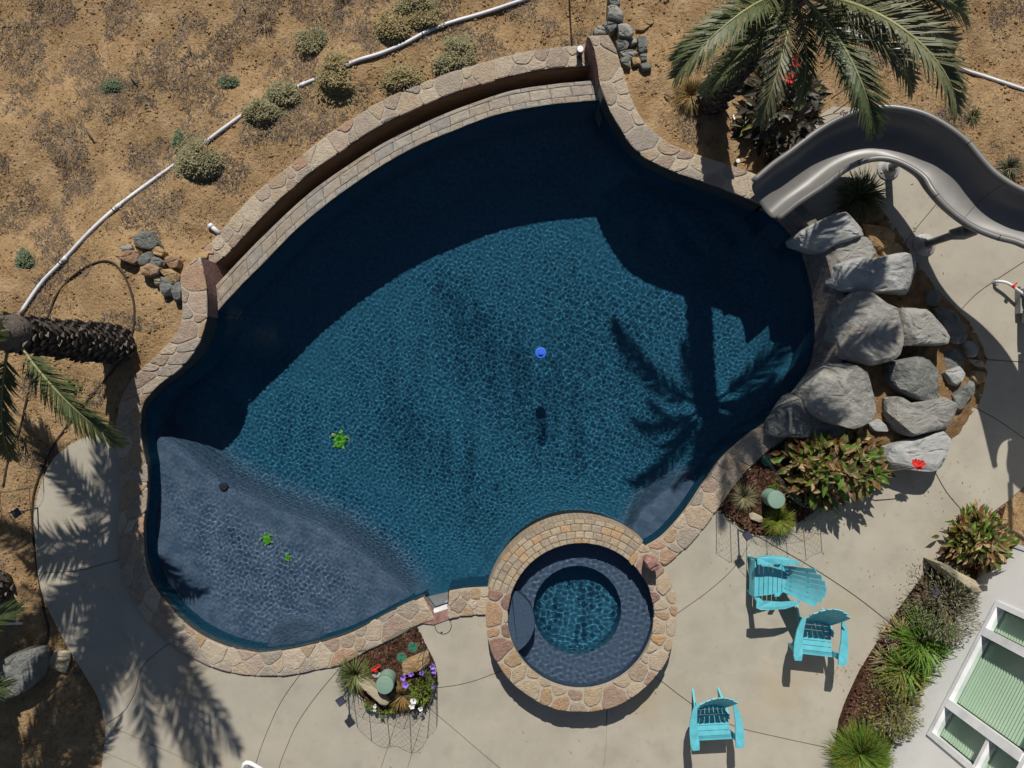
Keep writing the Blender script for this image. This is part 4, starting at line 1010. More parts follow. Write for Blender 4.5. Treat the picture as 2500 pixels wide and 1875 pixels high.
boulder('stone', [(2292, 1378), (2300, 1374), (2340, 1398), (2370, 1412), (2397, 1446), (2394, 1453), (2370, 1446), (2325, 1414)], .55, MT['rockslab'], 'long flat stone slab leaning up by the white house wall', seed=96, cat='stone', amp=.012, tilt=(.05, 0))
# rock spout on the spa rim
c = P(1588, 1383, .42)
o = boulder('stone_spout', [(1572, 1368), (1582, 1358), (1600, 1362), (1608, 1378), (1606, 1392), (1592, 1392), (1576, 1382)], .34, MT['rockpink'], 'upright reddish rock standing on the spa rim', seed=97, base=.40, cat='stone', amp=.02, under=.75)

# ================================================================== pool slide
rim_o = [(1842, 446, .62), (1890, 405, .66), (1928, 378, .70), (2007, 319, .76), (2085, 280, .86), (2163, 266, .95), (2242, 278, 1.08), (2301, 306, 1.18), (2359, 349, 1.28), (2399, 396, 1.36), (2438, 435, 1.44), (2500, 470, 1.55), (2590, 492, 1.70), (2690, 545, 1.86), (2760, 640, 1.98), (2790, 760, 2.05)]
rim_i = [(1897, 530, .56), (1925, 508, .60), (1948, 490, .63), (2007, 451, .70), (2066, 408, .78), (2116, 386, .86), (2163, 382, .94), (2210, 396, 1.02), (2258, 427, 1.12), (2281, 462, 1.22), (2320, 505, 1.30), (2379, 549, 1.40), (2438, 574, 1.50), (2500, 592, 1.60), (2580, 640, 1.78), (2655, 780, 1.98)]
NS = 90
Ro = smooth(px3(rim_o), NS); Ri = smooth(px3(rim_i), NS)
t = thing('pool_slide', P(2200, 480, 0), 'curved grey plastic pool slide sweeping down into the water by the boulders', 'slide')
prof = []   # (fraction across, drop)
for k in range(17):
    a = PI * k / 16; prof.append((.5 - .5 * math.cos(a) * (abs(math.cos(a)) ** -.35 if abs(math.cos(a)) > 1e-3 else 0), -math.sin(a) ** .8))
DEP = .40
V = []; F = []
DEPS = [DEP * (.62 + .38 * min(1, i / 30)) for i in range(NS)]
for a, b, dd_ in zip(Ri, Ro, DEPS):
    ax_ = b - a; w = ax_.length
    for f_, dz in prof: V.append(a + ax_ * f_ + Vector((0, 0, dz * dd_)))
m = len(prof)
for i in range(NS - 1):
    for k in range(m - 1): F.append((i * m + k, (i + 1) * m + k, (i + 1) * m + k + 1, i * m + k + 1))
o = mesh('flume', V, F, MT['slide'], t, True); sm = o.modifiers.new('thick', 'SOLIDIFY'); sm.thickness = .012; sm.offset = -1
for nm_, rp, sg in (('outer_rim', Ro, 1), ('inner_rim', Ri, -1)):
    mb = MB(); q = []
    for i, p in enumerate(rp):
        out_ = (Ro[i] - Ri[i]).normalized() * sg; q.append(p + out_ * .028 - Vector((0, 0, .012)))
    mb.tube(q, .042, 12); mb.build(nm_, MT['slide'], t, True)
    for j in (23, 45, 62):   # moulding joints
        mb = MB(); mb.tube([q[j] - (q[j + 1] - q[j - 1]).normalized() * .005, q[j] + (q[j + 1] - q[j - 1]).normalized() * .005], .044, 12); mb.build('joint_ring', MT['dark'], t, True)
mb = MB(); j = 55   # seam across the flume
mb.strip([v + Vector((0, 0, .004)) for v in [t.location * 0 + x for x in [Ri[j] + (Ro[j] - Ri[j]) * f_ + Vector((0, 0, dz * DEP)) for f_, dz in prof]]], [Ri[j] + (Ro[j] - Ri[j]) * f_ + Vector((0, 0, dz * DEP + .004)) + (Ri[j + 1] - Ri[j]) * .08 for f_, dz in prof]); mb.build('seam', MT['dark'], t)
for (u, v, h, r) in ((2168, 412, .62, .055), (2256, 598, .95, .055)):
    b0 = P(u, v, 0); mb = MB()
    mb.tube([b0, b0 + Vector((0, 0, h))], r, 16); mb.build('post', MT['slide'], t, True)
    mb = MB(); mb.lathe(b0, [(.17, .003), (.17, .02), (.12, .05), (.085, .11), (.07, .12)], 20); mb.build('post_foot', MT['greyp'], t)
    for k in range(4):
        q = k * PI / 2 + .5; mb = MB(); mb.lathe(b0 + Vector((.13 * math.cos(q), .13 * math.sin(q), .02)), [(.016, 0), (.016, .03), (.008, .034)], 6); mb.build('bolt', MT['steel'], t)
# saddle under the flume at the second post
b0 = P(2256, 598, 0); mb = MB(); mb.tube([b0 + Vector((-.06, .0, .80)), b0 + Vector((.10, .02, .84)), b0 + Vector((.26, .05, .88))], [.07, .10, .07], 12); mb.build('saddle', MT['slide'], t, True)
# ladder tower off to the side, whose shadow lies across the deck
LB = P(2492, 742, 0)
mb = MB()
for k in range(9):
    z = .12 + k * .24; wv = .26 + (.045 if k % 2 else 0)
    mb.box(LB + Vector((.20 + .05 * (8 - k) * .1, -.12, z)), (wv * 2, .34, .13)); 
    mb.box(LB + Vector((.20, -.12, z + .12)), (.42, .28, .12))
mb.build('ladder', MT['greyp'], t)
mb = MB(); mb.lathe(LB + Vector((.15, -.18, 0)), [(.30, 1.98), (.46, 2.02), (.48, 2.14), (.40, 2.22), (.2, 2.2)], 24); mb.build('seat', MT['slide'], t, True)
for dx in (-.28, .42):
    mb = MB(); c = LB + Vector((dx, -.2, 2.1)); pts_ = [c + Vector((0, .30, 0)), c + Vector((0, .34, .35)), c + Vector((0, .22, .66)), c + Vector((0, -.05, .74)), c + Vector((0, -.34, .62)), c + Vector((0, -.40, .3)), c + Vector((0, -.32, 0))]
    mb.tube(smooth(pts_, 24), .028, 8); mb.build('handrail', MT['slide'], t, True)
    mb = MB(); mb.tube([c + Vector((0, .02, 0)), c + Vector((0, 0, .72))], .02, 8); mb.build('rail_post', MT['slide'], t, True)
mb = MB(); mb.box(LB + Vector((.22, .05, .07)), (.62, .40, .13)); mb.box(LB + Vector((.0, .1, .2)), (.10, .26, .34), rz=.3); mb.box(LB + Vector((.22, .16, .26)), (.12, .08, .4), rz=-.2); mb.build('ladder_foot', MT['greyp'], t)
# water hose with red valve
hp = smooth([P(2430, 688, 0), P(2431, 688, .05), P(2440, 687, .10), P(2462, 692, .14), P(2490, 712, .16), P(2540, 745, .2)], 20)
t = thing('water_line', P(2430, 688, 0), 'white water hose with red valve rising from a ring in the deck', 'hose')
mb = MB(); mb.tube(hp, .022, 10); mb.build('hose', MT['pvc'], t, True)
mb = MB(); mb.lathe(P(2430, 688, 0), [(.05, .002), (.052, .012), (.034, .012), (.034, .004)], 20); mb.build('floor_ring', MT['steel'], t)
mb = MB(); mb.box(P(2474, 700, .19), (.05, .03, .03), rz=-.6); mb.box(P(2479, 694, .21), (.07, .018, .014), rz=.7); mb.build('valve', MT['red'], t)

# ================================================================== adirondack chairs
def make_chair(label, loc, rz):
    t = thing('adirondack_chair', loc, label, 'chair', 'turquoise garden chairs', rz)
    def sw(name, V, F): return mesh(name, V, F, MT['plastic'], t, False, True)
    # seat slats run across, seat drops towards the back
    n = 7
    for k in range(n):
        f0, f1 = k / n, (k + 1) / n - .018
        y0, y1 = -.31 + .50 * f0, -.31 + .50 * f1
        z0, z1 = .375 - .095 * f0 - (.03 if k == 0 else 0), .375 - .095 * f1
        w0, w1 = .255 - .05 * f0, .255 - .05 * f1
        V = [(-w0, y0, z0), (w0, y0, z0), (w1, y1, z1), (-w1, y1, z1)]; V += [(x, y, z - .016) for x, y, z in V]
        sw('seat_slat', V, [(0, 1, 2, 3), (7, 6, 5, 4), (4, 5, 1, 0), (5, 6, 2, 1), (6, 7, 3, 2), (7, 4, 0, 3)])
    V = [(-.262, -.305, .36), (.262, -.305, .36), (.262, -.335, .20), (-.262, -.335, .20)]; V += [(x, y + .018, z) for x, y, z in V]
    sw('front_apron', V, [(3, 2, 1, 0), (4, 5, 6, 7), (0, 1, 5, 4), (1, 2, 6, 5), (2, 3, 7, 6), (3, 0, 4, 7)])
    # fan back: seven slats leaning backwards, joined by two cross rails behind
    nb = 7; ang = rad(25)
    def bp(x, s, d_=0):       # s along the back from seat to top
        return (x, .165 + math.sin(ang) * s + .05 * (s / .66) ** 2 + d_ * math.cos(ang), .265 + math.cos(ang) * s - d_ * math.sin(ang))
    for k in range(nb):
        u0 = (k - nb / 2) / (nb / 2); u1 = (k + 1 - nb / 2) / (nb / 2); um = (u0 + u1) / 2
        top = .70 - .13 * um * um * 1.2
        V = []
        for d_ in (0, .014):
            for j in range(6):
                s = top * j / 5; hw = .195 + .085 * (s / .66) ; g_ = .0045
                cup = -.035 * (1 - um * um) * -1
                for uu, sg in ((u0, 1), (u1, -1)):
                    x = uu * hw + sg * g_; V.append(bp(x, s - (.02 * uu * uu if j == 5 else 0), d_ - .05 * (uu * uu)))
        F = []
        for j in range(5):
            a = j * 2; F.append((a, a + 1, a + 3, a + 2)); F.append((12 + a + 2, 12 + a + 3, 12 + a + 1, 12 + a))
            F.append((a, a + 2, 12 + a + 2, 12 + a)); F.append((a + 1, 12 + a + 1, 12 + a + 3, a + 3))
        F += [(10, 11, 23, 22), (1, 0, 12, 13)]
        sw('back_slat', V, F)
    for s in (.10, .40):
        mb = MB(); hw = .195 + .085 * (s / .66)
        pts_ = [Vector(bp(x * hw, s, .024 - .05 * x * x)) for x in np.linspace(-1, 1, 9)]; mb.tube(pts_, .016, 6); mb.build('back_rail', MT['plastic'], t, False, True)
    for sx in (-1, 1):
        # broad arm, wide at the front, narrowing and bending in to the back
        pl = [(.262, -.34), (.36, -.345), (.385, -.28), (.388, -.10), (.37, .08), (.325, .22), (.285, .285), (.255, .275), (.262, .18), (.275, .02), (.268, -.12), (.258, -.24)]
        V2 = [(sx * x, y) for x, y in pl]
        V, F = prism(V2, .535, .56); V = [Vector((v.x, v.y, v.z + (.02 if v.y < -.2 else 0) - .03 * max(0, v.y))) for v in V]
        # skirt on the outer edge
        o = sw('arm', V, F)
        for nm_, foot, tp, wd in (('front_leg', (.245, -.285), (.315, -.25), .085), ('rear_leg', (.19, .285), (.235, .02), .07)):
            z1 = .535 if nm_ == 'front_leg' else .36
            V = []
            for (x, y), z, w in ((foot, 0, wd * .62), (tp, z1, wd)):
                for dx, dy in ((-.014, -w / 2), (.014, -w / 2), (.014, w / 2), (-.014, w / 2)): V.append((sx * (x + dx), y + dy, z))
            F = [(3, 2, 1, 0), (4, 5, 6, 7), (0, 1, 5, 4), (1, 2, 6, 5), (2, 3, 7, 6), (3, 0, 4, 7)]
            if sx < 0: F = [f[::-1] for f in F]
            sw(nm_, V, F)
        V = [(sx * .262, -.30, .35), (sx * .262, -.30, .27), (sx * .212, .19, .19), (sx * .212, .19, .275)]; V += [(x - sx * .014, y, z) for x, y, z in V]
        sw('side_rail', V, [(0, 1, 2, 3), (7, 6, 5, 4), (4, 5, 1, 0), (5, 6, 2, 1), (6, 7, 3, 2), (7, 4, 0, 3)])
    return t
make_chair('turquoise plastic chair facing the spa, next to the leafy planter', P(1874, 1400), rad(-91))
make_chair('turquoise plastic chair nearest the house, back to back with its neighbour', P(1971, 1530), rad(-6.5))
make_chair('turquoise plastic chair standing alone on the open deck past the spa', P(1725, 1730), rad(3))

# ================================================================== palms
def frond_data(L, elev, droop, seed):
    """one feather leaf along +X from the origin: returns rib mesh data and leaflet mesh data"""
    rnd = random.Random(seed); n = 22; p = Vector((0, 0, 0)); pts_ = [p.copy()]; ang = elev; sw_ = rnd.uniform(-.25, .25)
    for i in range(n):
        s = (i + 1) / n; ang = elev - droop * s ** 1.6
        p = p + Vector((math.cos(ang), sw_ * s * .5, math.sin(ang))) * (L / n); pts_.append(p.copy())
    rib = MB(); rib.tube(pts_, [.026 * (1 - .85 * i / n) + .003 for i in range(n + 1)], 5)
    lf = MB(); NL = 74
    def at(s):
        f = s * n; i = min(n - 1, int(f)); return pts_[i].lerp(pts_[i + 1], f - i), (pts_[i + 1] - pts_[i]).normalized()
    for k in range(NL):
        s = .14 + .86 * (k + rnd.uniform(0, .6)) / NL; o, tg = at(min(.999, s))
        side = tg.cross(Vector((0, 0, 1))).normalized(); upv = side.cross(tg).normalized()
        ll = L * .19 * (math.sin(PI * min(1, .12 + .86 * s)) ** .6) * rnd.uniform(.85, 1.1) + .05
        for sg in (-1, 1):
            fw = rad(38 + 22 * s + rnd.uniform(-7, 7)); up = rad(24 + rnd.uniform(-14, 14))
            d_ = (tg * math.sin(fw) + side * sg * math.cos(fw) * math.cos(up) + upv * math.cos(fw) * math.sin(up)).normalized()
            w = .0155 * rnd.uniform(.8, 1.2); wv = d_.cross(upv).normalized() * w
            a = o; b = o + d_ * ll * .45 - Vector((0, 0, ll * .03)); c = o + d_ * ll - Vector((0, 0, ll * rnd.uniform(.12, .32)))
            lf.add([a - wv * .6, a + wv * .6, b + wv, b - wv, c], [(0, 1, 2, 3), (3, 2, 4)])
    return rib, lf
FR = []
for k, (L, el, dr) in enumerate([(3.0, 86, 22), (3.1, 79, 34), (3.0, 70, 50), (2.7, 58, 75), (2.4, 44, 90), (2.3, 8, 62), (2.0, -28, 38), (1.7, 80, 45)]):
    vs_ = []
    for q in range(2):
        rib, lf = frond_data(L, rad(el), rad(dr), 10 * k + q)
        vs_.append((rib.data('frond_rib', MT['rachis'], True), lf.data('frond', MT['frond'])))
    FR.append(vs_)
bootm = MB(); bootm.add([(-.065, 0, -.07), (.065, 0, -.07), (.05, .038, .02), (-.05, .038, .02), (-.022, .062, .10), (.022, .062, .10), (0, .0, .06)],
                        [(0, 1, 2, 3), (3, 2, 5, 4), (0, 3, 6), (3, 4, 6), (4, 5, 6), (5, 2, 6), (2, 1, 6)])
bootd = bootm.data('leaf_base', MT['boot'])
def palm(base, height, r, label, seed, lean=(0, 0), count=34, first=None, group=None, avoid=None, size=1.0):
    rnd = random.Random(seed); t = thing('palm_tree', base, label, 'palm tree', group)
    mb = MB(); pts_ = [Vector((lean[0] * f * f, lean[1] * f * f, -.1 + (height + .15) * f)) for f in np.linspace(0, 1, 14)]
    mb.tube(pts_, [r * (1.12 - .3 * f) if f < .85 else r * .8 for f in np.linspace(0, 1, 14)], 20)
    tr = mb.build('trunk', MT['bark'], t, True, True)
    n = int(height / .062) * 7; k = 0
    NB = 280
    for i in range(NB):
        f = (i + .5) / NB; a = i * 2.39996 + rnd.uniform(-.12, .12)
        c = Vector((lean[0] * f * f, lean[1] * f * f, height * f * 1.0)); rr = r * (1.10 - .3 * f)
        o = link('leaf_base', bootd, tr, c + Vector((math.sin(-a) * rr * .93, math.cos(-a) * rr * .93, 0)) , (rnd.uniform(-.25, .15), 0, a), [rnd.uniform(.6, 1.0) * (r / .2)] * 3)
    top = Vector((lean[0], lean[1], height))
    lst = first or []
    kinds = []
    for i in range(count): kinds.append((i * 2.39996 + seed + rnd.uniform(-.2, .2), min(4, int(5 * i / count)) if rnd.random() < .93 else 7))
    kinds = [kq for kq in kinds if not (avoid and kq[1] >= 2 and abs((kq[0] - avoid[0] + PI) % (2 * PI) - PI) < avoid[1])] + lst
    for kk in kinds:
        a, k = kk[0], kk[1]
        rib, lf = FR[k][rnd.randrange(2)]
        sc_f = kk[2] if len(kk) > 2 else rnd.uniform(.85, 1.06) * size
        o = link('frond', lf, t, top + Vector((math.cos(a) * .10, math.sin(a) * .10, .12 - .03 * k)), (rnd.uniform(-.2, .2), 0, a), [sc_f] * 3)
        link('rib', rib, o)
    mb = MB(); mb.lathe(top, [(r * .8, -.25), (r * 1.0, -.05), (r * .8, .15), (r * .3, .32)], 14); mb.build('crown_heart', MT['boot'], t, True, True)
    return t
b1 = PT(292, 842); palm(b1, 2.40, .235, 'leaning shaggy trunked palm in the dirt beside the pool wall', 3, (-.10, .02), 42, size=1.12, avoid=(0, rad(100)), first=[(rad(-50), 5, .78), (rad(-97), 5, .7), (rad(150), 5, .8), (rad(215), 5, .9)])
b2 = PT(1733, 248); palm(b2, 3.35, .20, 'palm in the bed above the slide with a dark trunk and drooping green fronds', 8, (.05, 0), 24, avoid=(rad(-100), rad(110)), size=.62, first=[(rad(-155), 5, .60), (rad(-128), 5, .58), (rad(-30), 5, .80), (rad(2), 5, 1.0), (rad(-78), 5, .50), (rad(-52), 5, .62), (rad(-14), 5, .95), (rad(18), 4, 1.0), (rad(-42), 4, .95), (rad(-64), 4, .8), (rad(-140), 4, .75), (rad(-105), 4, .7), (rad(-5), 4, 1.05), (rad(150), 5, .8), (rad(35), 5, .95)])
b3 = P(-4, 1432, -.03); palm(b3, 2.8, .21, 'palm at the edge by the large boulder, trunk just out of the dirt', 5, (0, 0), 30, [(rad(60), 5, .7), (rad(10), 5, .8)])

# ================================================================== plants
def leaf_bush(name, c, rx, ry, h, n, ll, lw, mats, label, cat='shrub', group=None, seed=0, flowers=None, up=.5, stems=10, fill=.35, lump=.13, wild=.5, single=False):
    """rounded plant: n folded leaves spread through a dome, on short stems"""
    rnd = random.Random(seed + 100); t = thing(name, c, label, cat, group)
    st = MB()
    for k in range(stems):
        a = rnd.uniform(0, 6.28); r = rnd.uniform(.2, .75); z = h * rnd.uniform(.4, .8)
        st.tube([(0, 0, -.02), (math.cos(a) * rx * r * .5, math.sin(a) * ry * r * .5, z * .6), (math.cos(a) * rx * r, math.sin(a) * ry * r, z)], [.012, .009, .004], 4, False)
    st.build('stem', MT['stem'], t, False, True)
    bs = [MB() for _ in mats]; lm_ = []
    if single:
        for m_ in mats:
            b_ = MB(); b_.add([(0, 0, 0), (.28, .72, .2), (.6, .9, .25), (1, 0, -.5), (.6, -.9, .25), (.28, -.72, .2), (.3, 0, 0), (.62, 0, -.05)], [(0, 6, 1), (6, 7, 2, 1), (7, 3, 2), (0, 5, 6), (6, 5, 4, 7), (7, 4, 3)]); lm_.append(b_.data('leaf', MT[m_]))
    cl = [(rnd.uniform(0, 6.28), rnd.random() ** .5, rnd.uniform(.75, 1.15)) for _ in range(max(8, n // 22) if lump < .15 else 14)]
    for k in range(n):
        ca, cr, ch = cl[rnd.randrange(len(cl))]
        x = math.cos(ca) * cr + rnd.gauss(0, lump); y = math.sin(ca) * cr + rnd.gauss(0, lump); rr = min(1.12, math.hypot(x, y))
        z = math.sqrt(max(.03, 1.25 - rr * rr)) * rnd.uniform(1 - fill * 1.6, 1.0) * ch * .9
        o = Vector((x * rx, y * ry, max(.02, z * h)))
        out_ = Vector((x * 1.0 + rnd.uniform(-wild, wild), y * 1.0 + rnd.uniform(-wild, wild), up + rnd.uniform(-.5, .6))).normalized()
        side = out_.cross(Vector((rnd.uniform(-.4, .4), rnd.uniform(-.4, .4), 1))).normalized(); nn = side.cross(out_)
        l = ll * rnd.uniform(.65, 1.25); w = lw * rnd.uniform(.7, 1.2)
        if single and k < 290:
            lo_ = link('leaf', lm_[rnd.randrange(len(mats))], t); lo_.matrix_basis = Matrix(((out_.x * l, side.x * w, nn.x * w, o.x), (out_.y * l, side.y * w, nn.y * w, o.y), (out_.z * l, side.z * w, nn.z * w, o.z), (0, 0, 0, 1)))
            continue
        V = [o, o + out_ * l * .5 + side * w + nn * w * .35, o + out_ * l + Vector((0, 0, -l * .12)), o + out_ * l * .5 - side * w + nn * w * .35, o + out_ * l * .5]
        bs[rnd.randrange(len(mats))].add(V, [(0, 4, 1), (4, 2, 1), (0, 3, 4), (4, 3, 2)])
    for m_, b in zip(mats, bs):
        if b.F: b.build('foliage', MT[m_], t, False, True)
    for (fm, fx, fy, fz, fs) in flowers or []:
        f = MB()
        for k in range(9):
            a = k * .9 + rnd.random(); e = rnd.uniform(.1, 1.0); d_ = Vector((math.cos(a) * math.cos(e), math.sin(a) * math.cos(e), math.sin(e))); s_ = d_.cross(Vector((.1, .2, 1))).normalized()
            o = Vector((fx, fy, fz)) + d_ * fs * .1; f.add([o, o + d_ * fs * .6 + s_ * fs * .45, o + d_ * fs, o + d_ * fs * .6 - s_ * fs * .45], [(0, 1, 2, 3)])
        f.build('flower', MT[fm], t, False, True)
        f = MB(); f.tube([(fx * .6, fy * .6, 0), (fx, fy, fz)], .005, 4, False); f.build('flower_stalk', MT['stem'], t, False, True)
    return t
def tuft(name, c, n, l, w, mats, label, cat='grass', group=None, seed=0, spread=.6, base=.05, droop=.5, flowers=None):
    rnd = random.Random(seed + 300); t = thing(name, c, label, cat, group); bs = [MB() for _ in mats]
    for k in range(n):
        a = rnd.uniform(0, 6.28); e = rad(90) - abs(rnd.gauss(0, spread)); e = max(rad(5), e); L_ = l * rnd.uniform(.55, 1.1); ww = w * rnd.uniform(.7, 1.2)
        r0 = base * rnd.random() ** .5; o = Vector((math.cos(a) * r0, math.sin(a) * r0, 0)); a += rnd.uniform(-.5, .5)
        pts_ = [o]; ang = e
        for j in range(4):
            ang -= droop * (.35 + .3 * j) * rnd.uniform(.6, 1.2); pts_.append(pts_[-1] + Vector((math.cos(a) * math.cos(ang), math.sin(a) * math.cos(ang), math.sin(ang))) * L_ / 4)
        for p in pts_[1:]: p.z = max(p.z, .012)
        sd_v = Vector((-math.sin(a), math.cos(a), 0))
        V = []
        for j, p in enumerate(pts_): f = ww * (.8, 1, .9, .6, .05)[j]; V += [p - sd_v * f, p + sd_v * f]
        bs[rnd.randrange(len(mats))].add(V, [(2 * j, 2 * j + 1, 2 * j + 3, 2 * j + 2) for j in range(4)])
    for m_, b in zip(mats, bs): b.build('blades', MT[m_], t, False, True)
    return t
# rounded scrub on the slope
GS = 'rounded scrub bushes along the white pipe'
scrub = [(497, 395, 46, 42, .30, 'sagebush', 'round grey green scrub bush right beside the white pipe below the slope'),
         (443, 350, 15, 22, .12, 'greenbush', 'small dusty green scrub bush on the slope side of the white pipe'),
         (560, 204, 16, 15, .12, 'greenbush', 'small dusty green tuft of scrub out on the open slope'),
         (277, 212, 22, 11, .08, 'greenbush', 'flat pale green scrub patch far out on the slope'),
         (66, 634, 18, 17, .09, 'greenbush', 'pale green scrub patch near the lower end of the white pipe'),
         (642, 276, 34, 24, .22, 'sagebush', 'lower of two joined sage bushes growing over the pipe'),
         (698, 236, 36, 26, .24, 'sagebush', 'upper of two joined sage bushes growing over the pipe'),
         (830, 186, 44, 40, .30, 'yellowbush', 'big yellowish scrub bush covering the gap in the white pipe'),
         (768, 108, 38, 30, .22, 'sagebush', 'grey green scrub bush above the big yellowish one'),
         (963, 70, 34, 34, .24, 'yellowbush', 'yellowish scrub bush on the slope touching the pipe'),
         (1012, 18, 38, 22, .22, 'sagebush', 'olive scrub bush at the far side of the slope'),
         (1032, 52, 32, 20, .16, 'yellowbush', 'small olive scrub bush where the pipe bends'),
         (986, 198, 42, 26, .20, 'yellowbush', 'yellow brown scrub bush leaning over the trough wall'),
         (1118, 140, 36, 36, .26, 'sagebush', 'grey green scrub bush against the trough wall'),
         (1080, 168, 26, 20, .18, 'sagebush', 'small grey green scrub bush joined to its bigger neighbour by the wall')]
for i, (u, v, rx, ry, h, m, lb) in enumerate(scrub):
    leaf_bush('scrub_bush', PT(u, v), rx / S * 1.12, ry / S * 1.12, h * .9, int(110 + rx * ry * 2.1), .036, .013, (m, m, 'yellowbush' if m == 'sagebush' else m), lb, 'bush', GS, seed=i, up=.12, fill=.22, lump=.25, wild=.7)
leaf_bush('seedling', PT(180, 943), .10, .08, .10, 70, .045, .016, ('leaf', 'greenbush'), 'little green seedling in the dirt beside the palm trunk shadow', 'plant', seed=31)
leaf_bush('seedling', PT(4, 1070), .08, .09, .10, 60, .05, .02, ('leaf',), 'bright green seedling inside the netting at the dirt edge', 'plant', seed=32)
leaf_bush('wire_shrub', PT(62, 1075), .20, .20, .30, 160, .03, .008, ('rosemary', 'dry'), 'twiggy half bare shrub inside the ring of netting', 'shrub', seed=33)
tuft('dry_tuft', PT(1685, 235), 700, .32, .004, ('browngrass', 'browngrass', 'palegrass'), 'orange brown dry thatch tuft beside the palm trunk', seed=34, spread=.9, base=.10)
tuft('dark_tuft', PT(2462, 410), 160, .24, .006, ('darkgrass', 'dry'), 'dark green weed standing in dirt behind the slide', seed=35, spread=.7)
tuft('dark_tuft', PT(2375, 285), 60, .16, .006, ('darkgrass',), 'small dark weed on the dirt above the slide curve', seed=36, spread=.7)
tuft('dark_tuft', P(2095, 480, .06), 420, .42, .006, ('darkgrass', 'darkgrass', 'rosemary'), 'dark wispy grass in the slide shade at the top of the rock bed', seed=37, spread=.8, base=.12)
tuft('dry_tuft', PT(650, 55), 120, .22, .004, ('dry', 'straw'), 'loose brown dry bush on the slope above the grey green bush', seed=38, spread=.9, base=.1)
tuft('dry_tuft', PT(840, 20), 160, .26, .004, ('dry',), 'dark dry bush on the far slope near the picture edge bushes', seed=39, spread=.9, base=.12)
# dark canna with red flowers under the palm
c = PT(1885, 285)
leaf_bush('canna_plant', c, .44, .62, .92, 460, .26, .055, ('cannadark', 'cannadark', 'cannadark', 'cannadark', 'canna'), 'dark leaved canna clump with red flowers under the palm by the slide', 'plant', seed=41, single=True, up=.35, wild=1.0, stems=26,
          flowers=[('red', -.05, .36, 1.10, .10), ('red', -.02, .42, 1.05, .08), ('red', -.16, .16, 1.05, .10), ('red', -.10, .12, 1.0, .08), ('red', .62, .52, 1.0, .09), ('red', .5, .72, .9, .07)], fill=.5)
for i, (u, v, u2, v2, lb) in enumerate([(2035, 275, 2120, 215, 'longest dry flower stalk reaching out of the dark canna clump'), (2030, 240, 2075, 212, 'dry flower stalk crossing behind the longest one at the canna clump'), (1990, 290, 2065, 275, 'short dry flower stalk hanging low beside the slide rim')]):
    t = thing('seed_stalk', P(u, v, .35), lb, 'stalk', 'dry canna stalks'); mb = MB()
    a, b = P(u, v, .35), P(u2, v2, .85); mb.tube([a, a.lerp(b, .5) + Vector((0, 0, .08)), b], [.010, .007, .004], 5); mb.build('stalk', MT['rockpink'], t)
    mb = MB()
    for k in range(14):
        q = a.lerp(b, .78 + .22 * R.random()) + Vector((R.uniform(-.03, .03), R.uniform(-.03, .03), .05 + R.uniform(-.02, .03))); mb.lathe(q, [(.003, -.012), (.011, 0), (.003, .012)], 5)
    mb.build('seed_pod', MT['rockpink'], t)
# canna by the boulders
leaf_bush('canna_plant', P(2018, 1140, .04), .70, .45, .66, 760, .19, .045, ('canna', 'canna', 'leaf', 'canna', 'drystrap'), 'big green and bronze canna clump spreading between the boulders and planter net', 'plant', seed=42, single=True, up=.35, wild=1.1, stems=24, fill=.5)
t = thing('canna_flower', P(2195, 1140, .3), 'red canna flower on a long stalk lying over the pale low boulder', 'flower')
mb = MB(); mb.tube([P(2100, 1150, .35), P(2170, 1150, .48), P(2232, 1142, .50)], [.010, .008, .006], 6); mb.build('stalk', MT['canna'], t)
for k in range(7):
    mb = MB(); o = P(2225 + R.uniform(0, 32), 1133 + R.uniform(-10, 12), .50 + R.uniform(0, .05))
    for j in range(5):
        a = j * 1.257 + k; d_ = Vector((math.cos(a), math.sin(a), .35)).normalized(); s_ = Vector((-math.sin(a), math.cos(a), .1)); mb.add([o, o + d_ * .035 + s_ * .022, o + d_ * .06, o + d_ * .035 - s_ * .022], [(0, 1, 2, 3)])
    mb.build('flower', MT['red'], t)
# house strip
leaf_bush('canna_plant', P(2368, 1318, .05), .42, .36, .62, 560, .19, .034, ('canna', 'leaf', 'canna', 'drystrap'), 'bronze and green canna clump at the top corner of the house wall', 'plant', seed=43, single=True, up=.5, wild=1.0, stems=18, fill=.5)
leaf_bush('rosemary_bush', P(2285, 1468, .05), .44, .56, .70, 3000, .075, .0065, ('rosemary', 'rosemary', 'dry', 'sagebush'), 'wispy grey green shrub between the leaning slab and the strap leaved clumps', 'shrub', seed=44, up=.5, stems=30, fill=.5)
leaf_bush('rosemary_bush', P(2168, 1715, .05), .36, .44, .55, 2000, .07, .0065, ('rosemary', 'sagebush', 'grassy'), 'soft olive shrub between strap leaved clumps and bright grass mound', 'shrub', seed=45, up=.5, stems=22, fill=.5)
tuft('strap_clump', P(2240, 1560, .05), 280, .62, .013, ('strap', 'strap', 'leaf'), 'upper bright green strap leaved clump by the house wall', 'plant', 'strap leaved clumps', 46, .75, .12, .42)
tuft('strap_clump', P(2205, 1630, .05), 220, .52, .011, ('strap', 'strap', 'grassy'), 'lower yellowish green strap leaved clump by the house wall', 'plant', 'strap leaved clumps', 47, .75, .12, .42)
tuft('dead_leaves', P(2190, 1545, .05), 120, .30, .010, ('drystrap', 'drystrap', 'dry'), 'heap of tan dead leaves beside the upper strap leaved clump', 'dry leaves', None, 48, 1.1, .12, .6)
tuft('dead_leaves', P(2168, 1612, .05), 120, .30, .010, ('drystrap', 'palegrass'), 'heap of bleached dead leaves beside the lower strap leaved clump', 'dry leaves', None, 49, 1.1, .12, .6)
